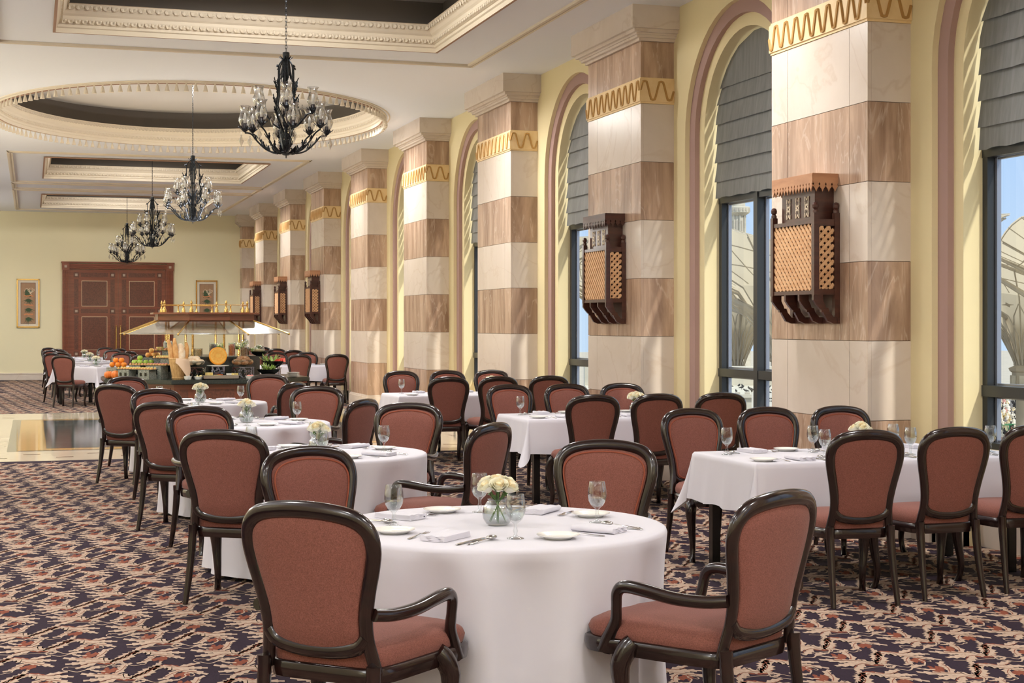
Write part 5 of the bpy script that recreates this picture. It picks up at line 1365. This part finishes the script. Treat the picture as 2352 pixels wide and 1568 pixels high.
tag(b.build('minaret',[M['white2'],M['steelarm']],None,(262*dx,262*dy,GZ),0,30),'white stone minaret with two balconies rising above the umbrellas','minaret')
# low service building with parapet and birds below the middle window
ax,ay=.2985+.156*.9544,.9544-.156*.2985
def ray(u,d): a=(u-1176)/3526; return Vector((d*(.2985+a*.9544),d*(.9544-a*.2985)))
c=ray(1745,46); b=MB(); Rz=Matrix.Translation((c.x,c.y,0))@Matrix.Rotation(-.32,4,'Z')
b.box(-5,2.2,0,9,GZ,-.55,0,Rz); b.box(-5.1,2.3,-.1,.15,-.60,-.50,0,Rz); b.box(-5,2.2,8,9,-.55,.10,0,Rz); 
for k in range(25): x=-5+k*.285; b.box(x,x+.14,-.02,.04,-.50,-.44,1,Rz)
for k in range(6): b.box(-5+k*1.4,-4.97+k*1.4,-.02,.0,GZ,-.6,1,Rz)
tag(b.build('low_building',[M['white2'],M['steelarm']],smooth=False),'pale flat roofed building with a toothed parapet below the umbrellas','building')
M['bird']=mat('dark_feather',(60,58,58),.8)
def make_bird():
    b=MB(); b.tube([(-.16,0,.10),(-.08,0,.12),(.0,0,.13),(.07,0,.15),(.10,0,.19),(.13,0,.20),(.16,0,.19)],[.01,.035,.055,.045,.028,.028,.004],7,0,sub=2)
    for s in (-1,1): b.tube([(0,.02*s,.09),(0.01,.02*s,.0)],.005,4)
    return b.build('pigeon',M['bird'])
P_b=Proto(make_bird()); rr=random.Random(12)
for k in range(70):
    x=rr.uniform(-2.5,2); y=rr.uniform(.4,6.5); p=Rz@Vector((x,y,-.55)); P_b.put((p.x,p.y,-.545),rr.random()*6,'dark pigeon on the roof of the low pale building','pigeons on the roof',.62,'bird')
# notice board with a red ring, outside the pane
def notice():
    root=thing('notice_board','white notice board with a red prohibition ring, outside the middle window','sign',(0,0,0)); c=ray(1768,17.2)
    root.location=(c.x,c.y,0.55); root.rotation_euler=(0,0,-.45)
    b=MB(); b.box(-.20,.20,0,.02,0,.28); b.box(-.2,-.18,.0,.02,-.4,0); b.box(.18,.2,0,.02,-.4,0); b.build('panel',M['china'],root,smooth=False)
    b=MB(); b.tube([(-.14+.03*math.cos(t),-.002,.20+.042*math.sin(t)) for t in [2*PI*i/20 for i in range(20)]],.006,5,closed=True); b.tube([(-.16,-.003,.23),(-.12,-.003,.17)],.005,5); b.build('prohibition_ring',mat('red_paint',(190,60,50),.5),root)
    b=MB(); b.box(-.155,-.125,-.002,0,.193,.205)
    for z,w in ((.215,.22),(.185,.2),(.07,.30),(.045,.28),(.02,.25)):
        x=-.08 if z>.1 else -.15
        while x<(-.08 if z>.1 else -.15)+w: l=.01+.02*rr.random(); b.box(x,x+l,-.003,0,z,z+.010); x+=l+.007
    b.build('lettering',M['black'],root,smooth=False)
    l=MB(); l.box(-.22,-.19,0,.03,-11.2,-.35); l.box(.19,.22,0,.03,-11.2,-.35)
    l.build('post',M['frame'],root,smooth=False)
notice()
# people on the square
robes=[('white',(226,222,212)),('black',(38,36,38)),('cream',(212,196,166)),('grey',(120,118,120)),('rose',(190,140,130)),('ochre',(192,170,120))]
M['skin']=mat('skin',(176,128,98),.6)
def make_person(col,name):
    m=mat(name+'_robe',col,.85); root=thing('person','p','person')
    b=MB()
    # kneeling figure in a long robe: one continuous skin from knees to crown
    def ring(cx,cz,rx,ry,cy=0): return [(cx+rx*math.cos(2*PI*k/12),cy+ry*math.sin(2*PI*k/12),cz) for k in range(12)]
    R=[ring(0,0,.30,.40,.08),ring(0,.10,.31,.40,.08),ring(0,.25,.26,.30,.02),ring(0,.45,.21,.16,0),ring(0,.62,.25,.14,0),ring(0,.70,.23,.13,0),ring(0,.76,.10,.09,0),ring(0,.80,.065,.07,.01),ring(0,.86,.08,.095,.02),ring(0,.93,.085,.105,.02),ring(0,1.0,.06,.075,.01),ring(0,1.03,.01,.01,0)]
    vs=[p for r in R for p in r]; fs=[(j*12+k,j*12+(k+1)%12,(j+1)*12+(k+1)%12,(j+1)*12+k) for j in range(len(R)-1) for k in range(12)]
    b.add(vs,fs,0)
    for k in range(12): pass
    for s in (-1,1): b.tube([(.22*s,0,.66),(.26*s,.08,.5),(.20*s,.22,.40),(.12*s,.34,.34)],[.06,.055,.045,.03],7,0)
    b.build('robe',m,root)
    f=MB(); f.ball((0,.075,.90),.068,8,6,0,(.9,.75,1.1)); f.box(-.008,.008,.12,.14,.885,.905)
    for s in (-1,1): f.ball((.11*s,.37,.33),.035,6,5,0,(1,1.3,.6))
    f.build('face_and_hands',M['skin'],root); return root
PP=[(Proto(make_person(c,n)),n) for n,c in robes]
rr=random.Random(21)
wts=[0,0,0,0,0,1,1,1,1,2,2,3,4,5]
pl=[]
bar=[ray(u,12*3526/(v-744.3)) for u,v in ((2262,1000),(2298,998),(2334,996),(2370,994),(2262,918),(2291,917),(2320,917),(2349,916))]
tries=0
while len(pl)<290 and tries<30000:
    tries+=1
    u=rr.uniform(2215,2372); v=rr.uniform(900,1030); d=12.0*3526/(v-744.3); p=ray(u,d)
    if all((p-q).length>1.05 for q in pl) and all((p-q).length>1.9 for q in bar): pl.append(p)
for p in pl:
    P_,n=PP[rr.choice(wts)]
    P_.put((p.x,p.y,GZ),rr.uniform(-.5,.5)-.6,'person in a %s robe sitting in the crowd on the square'%n,'worshippers in %s robes'%n)
# green barriers
M['gfence']=mat('green_barrier',(60,140,96),.5)
def make_barrier():
    b=MB(); b.tube([(-1.2,0,0),(-1.2,0,1.05),(1.2,0,1.05),(1.2,0,0)],.05,5)
    b.tube([(-1.2,0,.2),(1.2,0,.2)],.04,5)
    for k in range(9): b.tube([(-1+.25*k,0,.2),(-1+.25*k,0,1.05)],.025,4)
    return b.build('crowd_barrier',M['gfence'])
P_bar=Proto(make_barrier())
for (u,v,n) in ((2262,1000,0),(2298,998,0),(2334,996,0),(2370,994,0),(2262,918,0),(2291,917,0),(2320,917,0),(2349,916,0)):
    d=12*3526/(v-744.3); p=ray(u,d); P_bar.put((p.x,p.y,GZ),-.35,'green steel crowd barrier %s'%('in front of the seated crowd' if v>950 else 'behind the seated crowd'),'crowd barriers',cat='barrier')

WORLD=1.0; SUN=2.2; EXPO=0.62
def lamp(loc,power,rad=.3,col=(1,.98,.955),kind='POINT',size=150,name='left_fill',up=False):
    L=bpy.data.lights.new(name,kind); L.energy=power; L.shadow_soft_size=rad; L.color=col
    if kind=='SPOT': L.spot_size=math.radians(size); L.spot_blend=1
    o=bpy.data.objects.new(name,L); C.objects.link(o); o.location=loc
    if up: o.rotation_euler=(PI,0,0)
    return o
for y in (1,9,17,25,33,41): lamp((-3.6,y,4.0),70,.5)  # bare fill lights added out of view on the left, no fixtures
for y in (-1,2.5,7,11.5,19,24.5,28.9,37.5,42.6):
    for x in (-1.2,2.4,4.95):
        if x==2.4 and y not in (11,19,28.9,37.5,11.5,2.5): continue
        lamp((x,y,4.76),260,.3,(1,.975,.945),'SPOT',165,'overhead_fill')  # added spots under the ceiling for overhead fill, no fittings there
for y in (0,7,14,21,28,35,42): lamp((-4.8,y,2.2),330,.4,(1,.98,.96),'SPOT',160,'ceiling_fill',True)  # unseen upward spots added along the left side to brighten the ceiling
lamp((1.0,-2.2,2.0),300,.4,(1,.98,.96),'SPOT',160,'ceiling_fill',True); lamp((4.5,-2.2,2.0),300,.4,(1,.98,.96),'SPOT',160,'ceiling_fill',True)  # more added upward spots behind the camera, again for the ceiling
lamp((2.53,23.9,1.9),220,.3,(1,.98,.96),'SPOT',160,'buffet_top_fill',True)  # hidden spot added above the canopy, throws fill up at the ceiling
for x,y in ((2.43,15.4),(2.43,24.5),(2.4,33),(2.4,42)):
    lamp((x,y,5.3),120,.2,(1,.97,.93),'SPOT',179,'coffer_fill').data.spot_blend=.1  # spots added inside the recesses to brighten the cornices, no lamp modelled
for a in range(4): lamp((2.53+.35*math.cos(PI/4+a*PI/2),23.9+.35*math.sin(PI/4+a*PI/2),1.60),22,.05,(1,.9,.74),'SPOT',160,'canopy_lamp')
# ------------------------------------------------------------------ outside light, camera
w=bpy.data.worlds.new('World'); bpy.context.scene.world=w; w.use_nodes=True; nt=w.node_tree
bg=nt.nodes['Background']
tc=nt.nodes.new('ShaderNodeTexCoord'); sp=nt.nodes.new('ShaderNodeSeparateXYZ'); rp=nt.nodes.new('ShaderNodeValToRGB')
nt.links.new(tc.outputs['Generated'],sp.inputs[0]); nt.links.new(sp.outputs['Z'],rp.inputs[0]); nt.links.new(rp.outputs[0],bg.inputs[0])
e=rp.color_ramp.elements; e[0].position=0; e[0].color=(.42,.54,.70,1); e[1].position=.5; e[1].color=(.8,.9,1,1)
x_=rp.color_ramp.elements.new(.12); x_.color=(.33,.47,.70,1)
bg.inputs[1].default_value=WORLD
def sun(rot_dir,st,ang=.53):
    L=bpy.data.lights.new('sun','SUN'); L.energy=st; L.angle=math.radians(ang); L.color=(1,.95,.86)
    o=bpy.data.objects.new('sun',L); C.objects.link(o); o.rotation_euler=Vector(rot_dir).to_track_quat('Z','Y').to_euler()
sun((.25,-.55,.62),SUN,2.5)
cam=bpy.data.cameras.new('camera'); co=bpy.data.objects.new('camera',cam); C.objects.link(co)
co.location=(0,0,1.6); co.rotation_euler=(PI/2,0,-math.atan(1103/3526))
cam.sensor_width=36; cam.lens=36*3526/2352; cam.shift_y=-(784-744.3)/2352; cam.clip_end=2000
sc=bpy.context.scene; sc.camera=co
sc.view_settings.view_transform='Standard'; sc.view_settings.look='None'; sc.view_settings.gamma=1; sc.view_settings.exposure=EXPO
sc.cycles.max_bounces=7; sc.cycles.transparent_max_bounces=24; sc.cycles.diffuse_bounces=4; sc.cycles.glossy_bounces=4
sc.cycles.caustics_reflective=False; sc.cycles.caustics_refractive=False; sc.cycles.sample_clamp_indirect=8
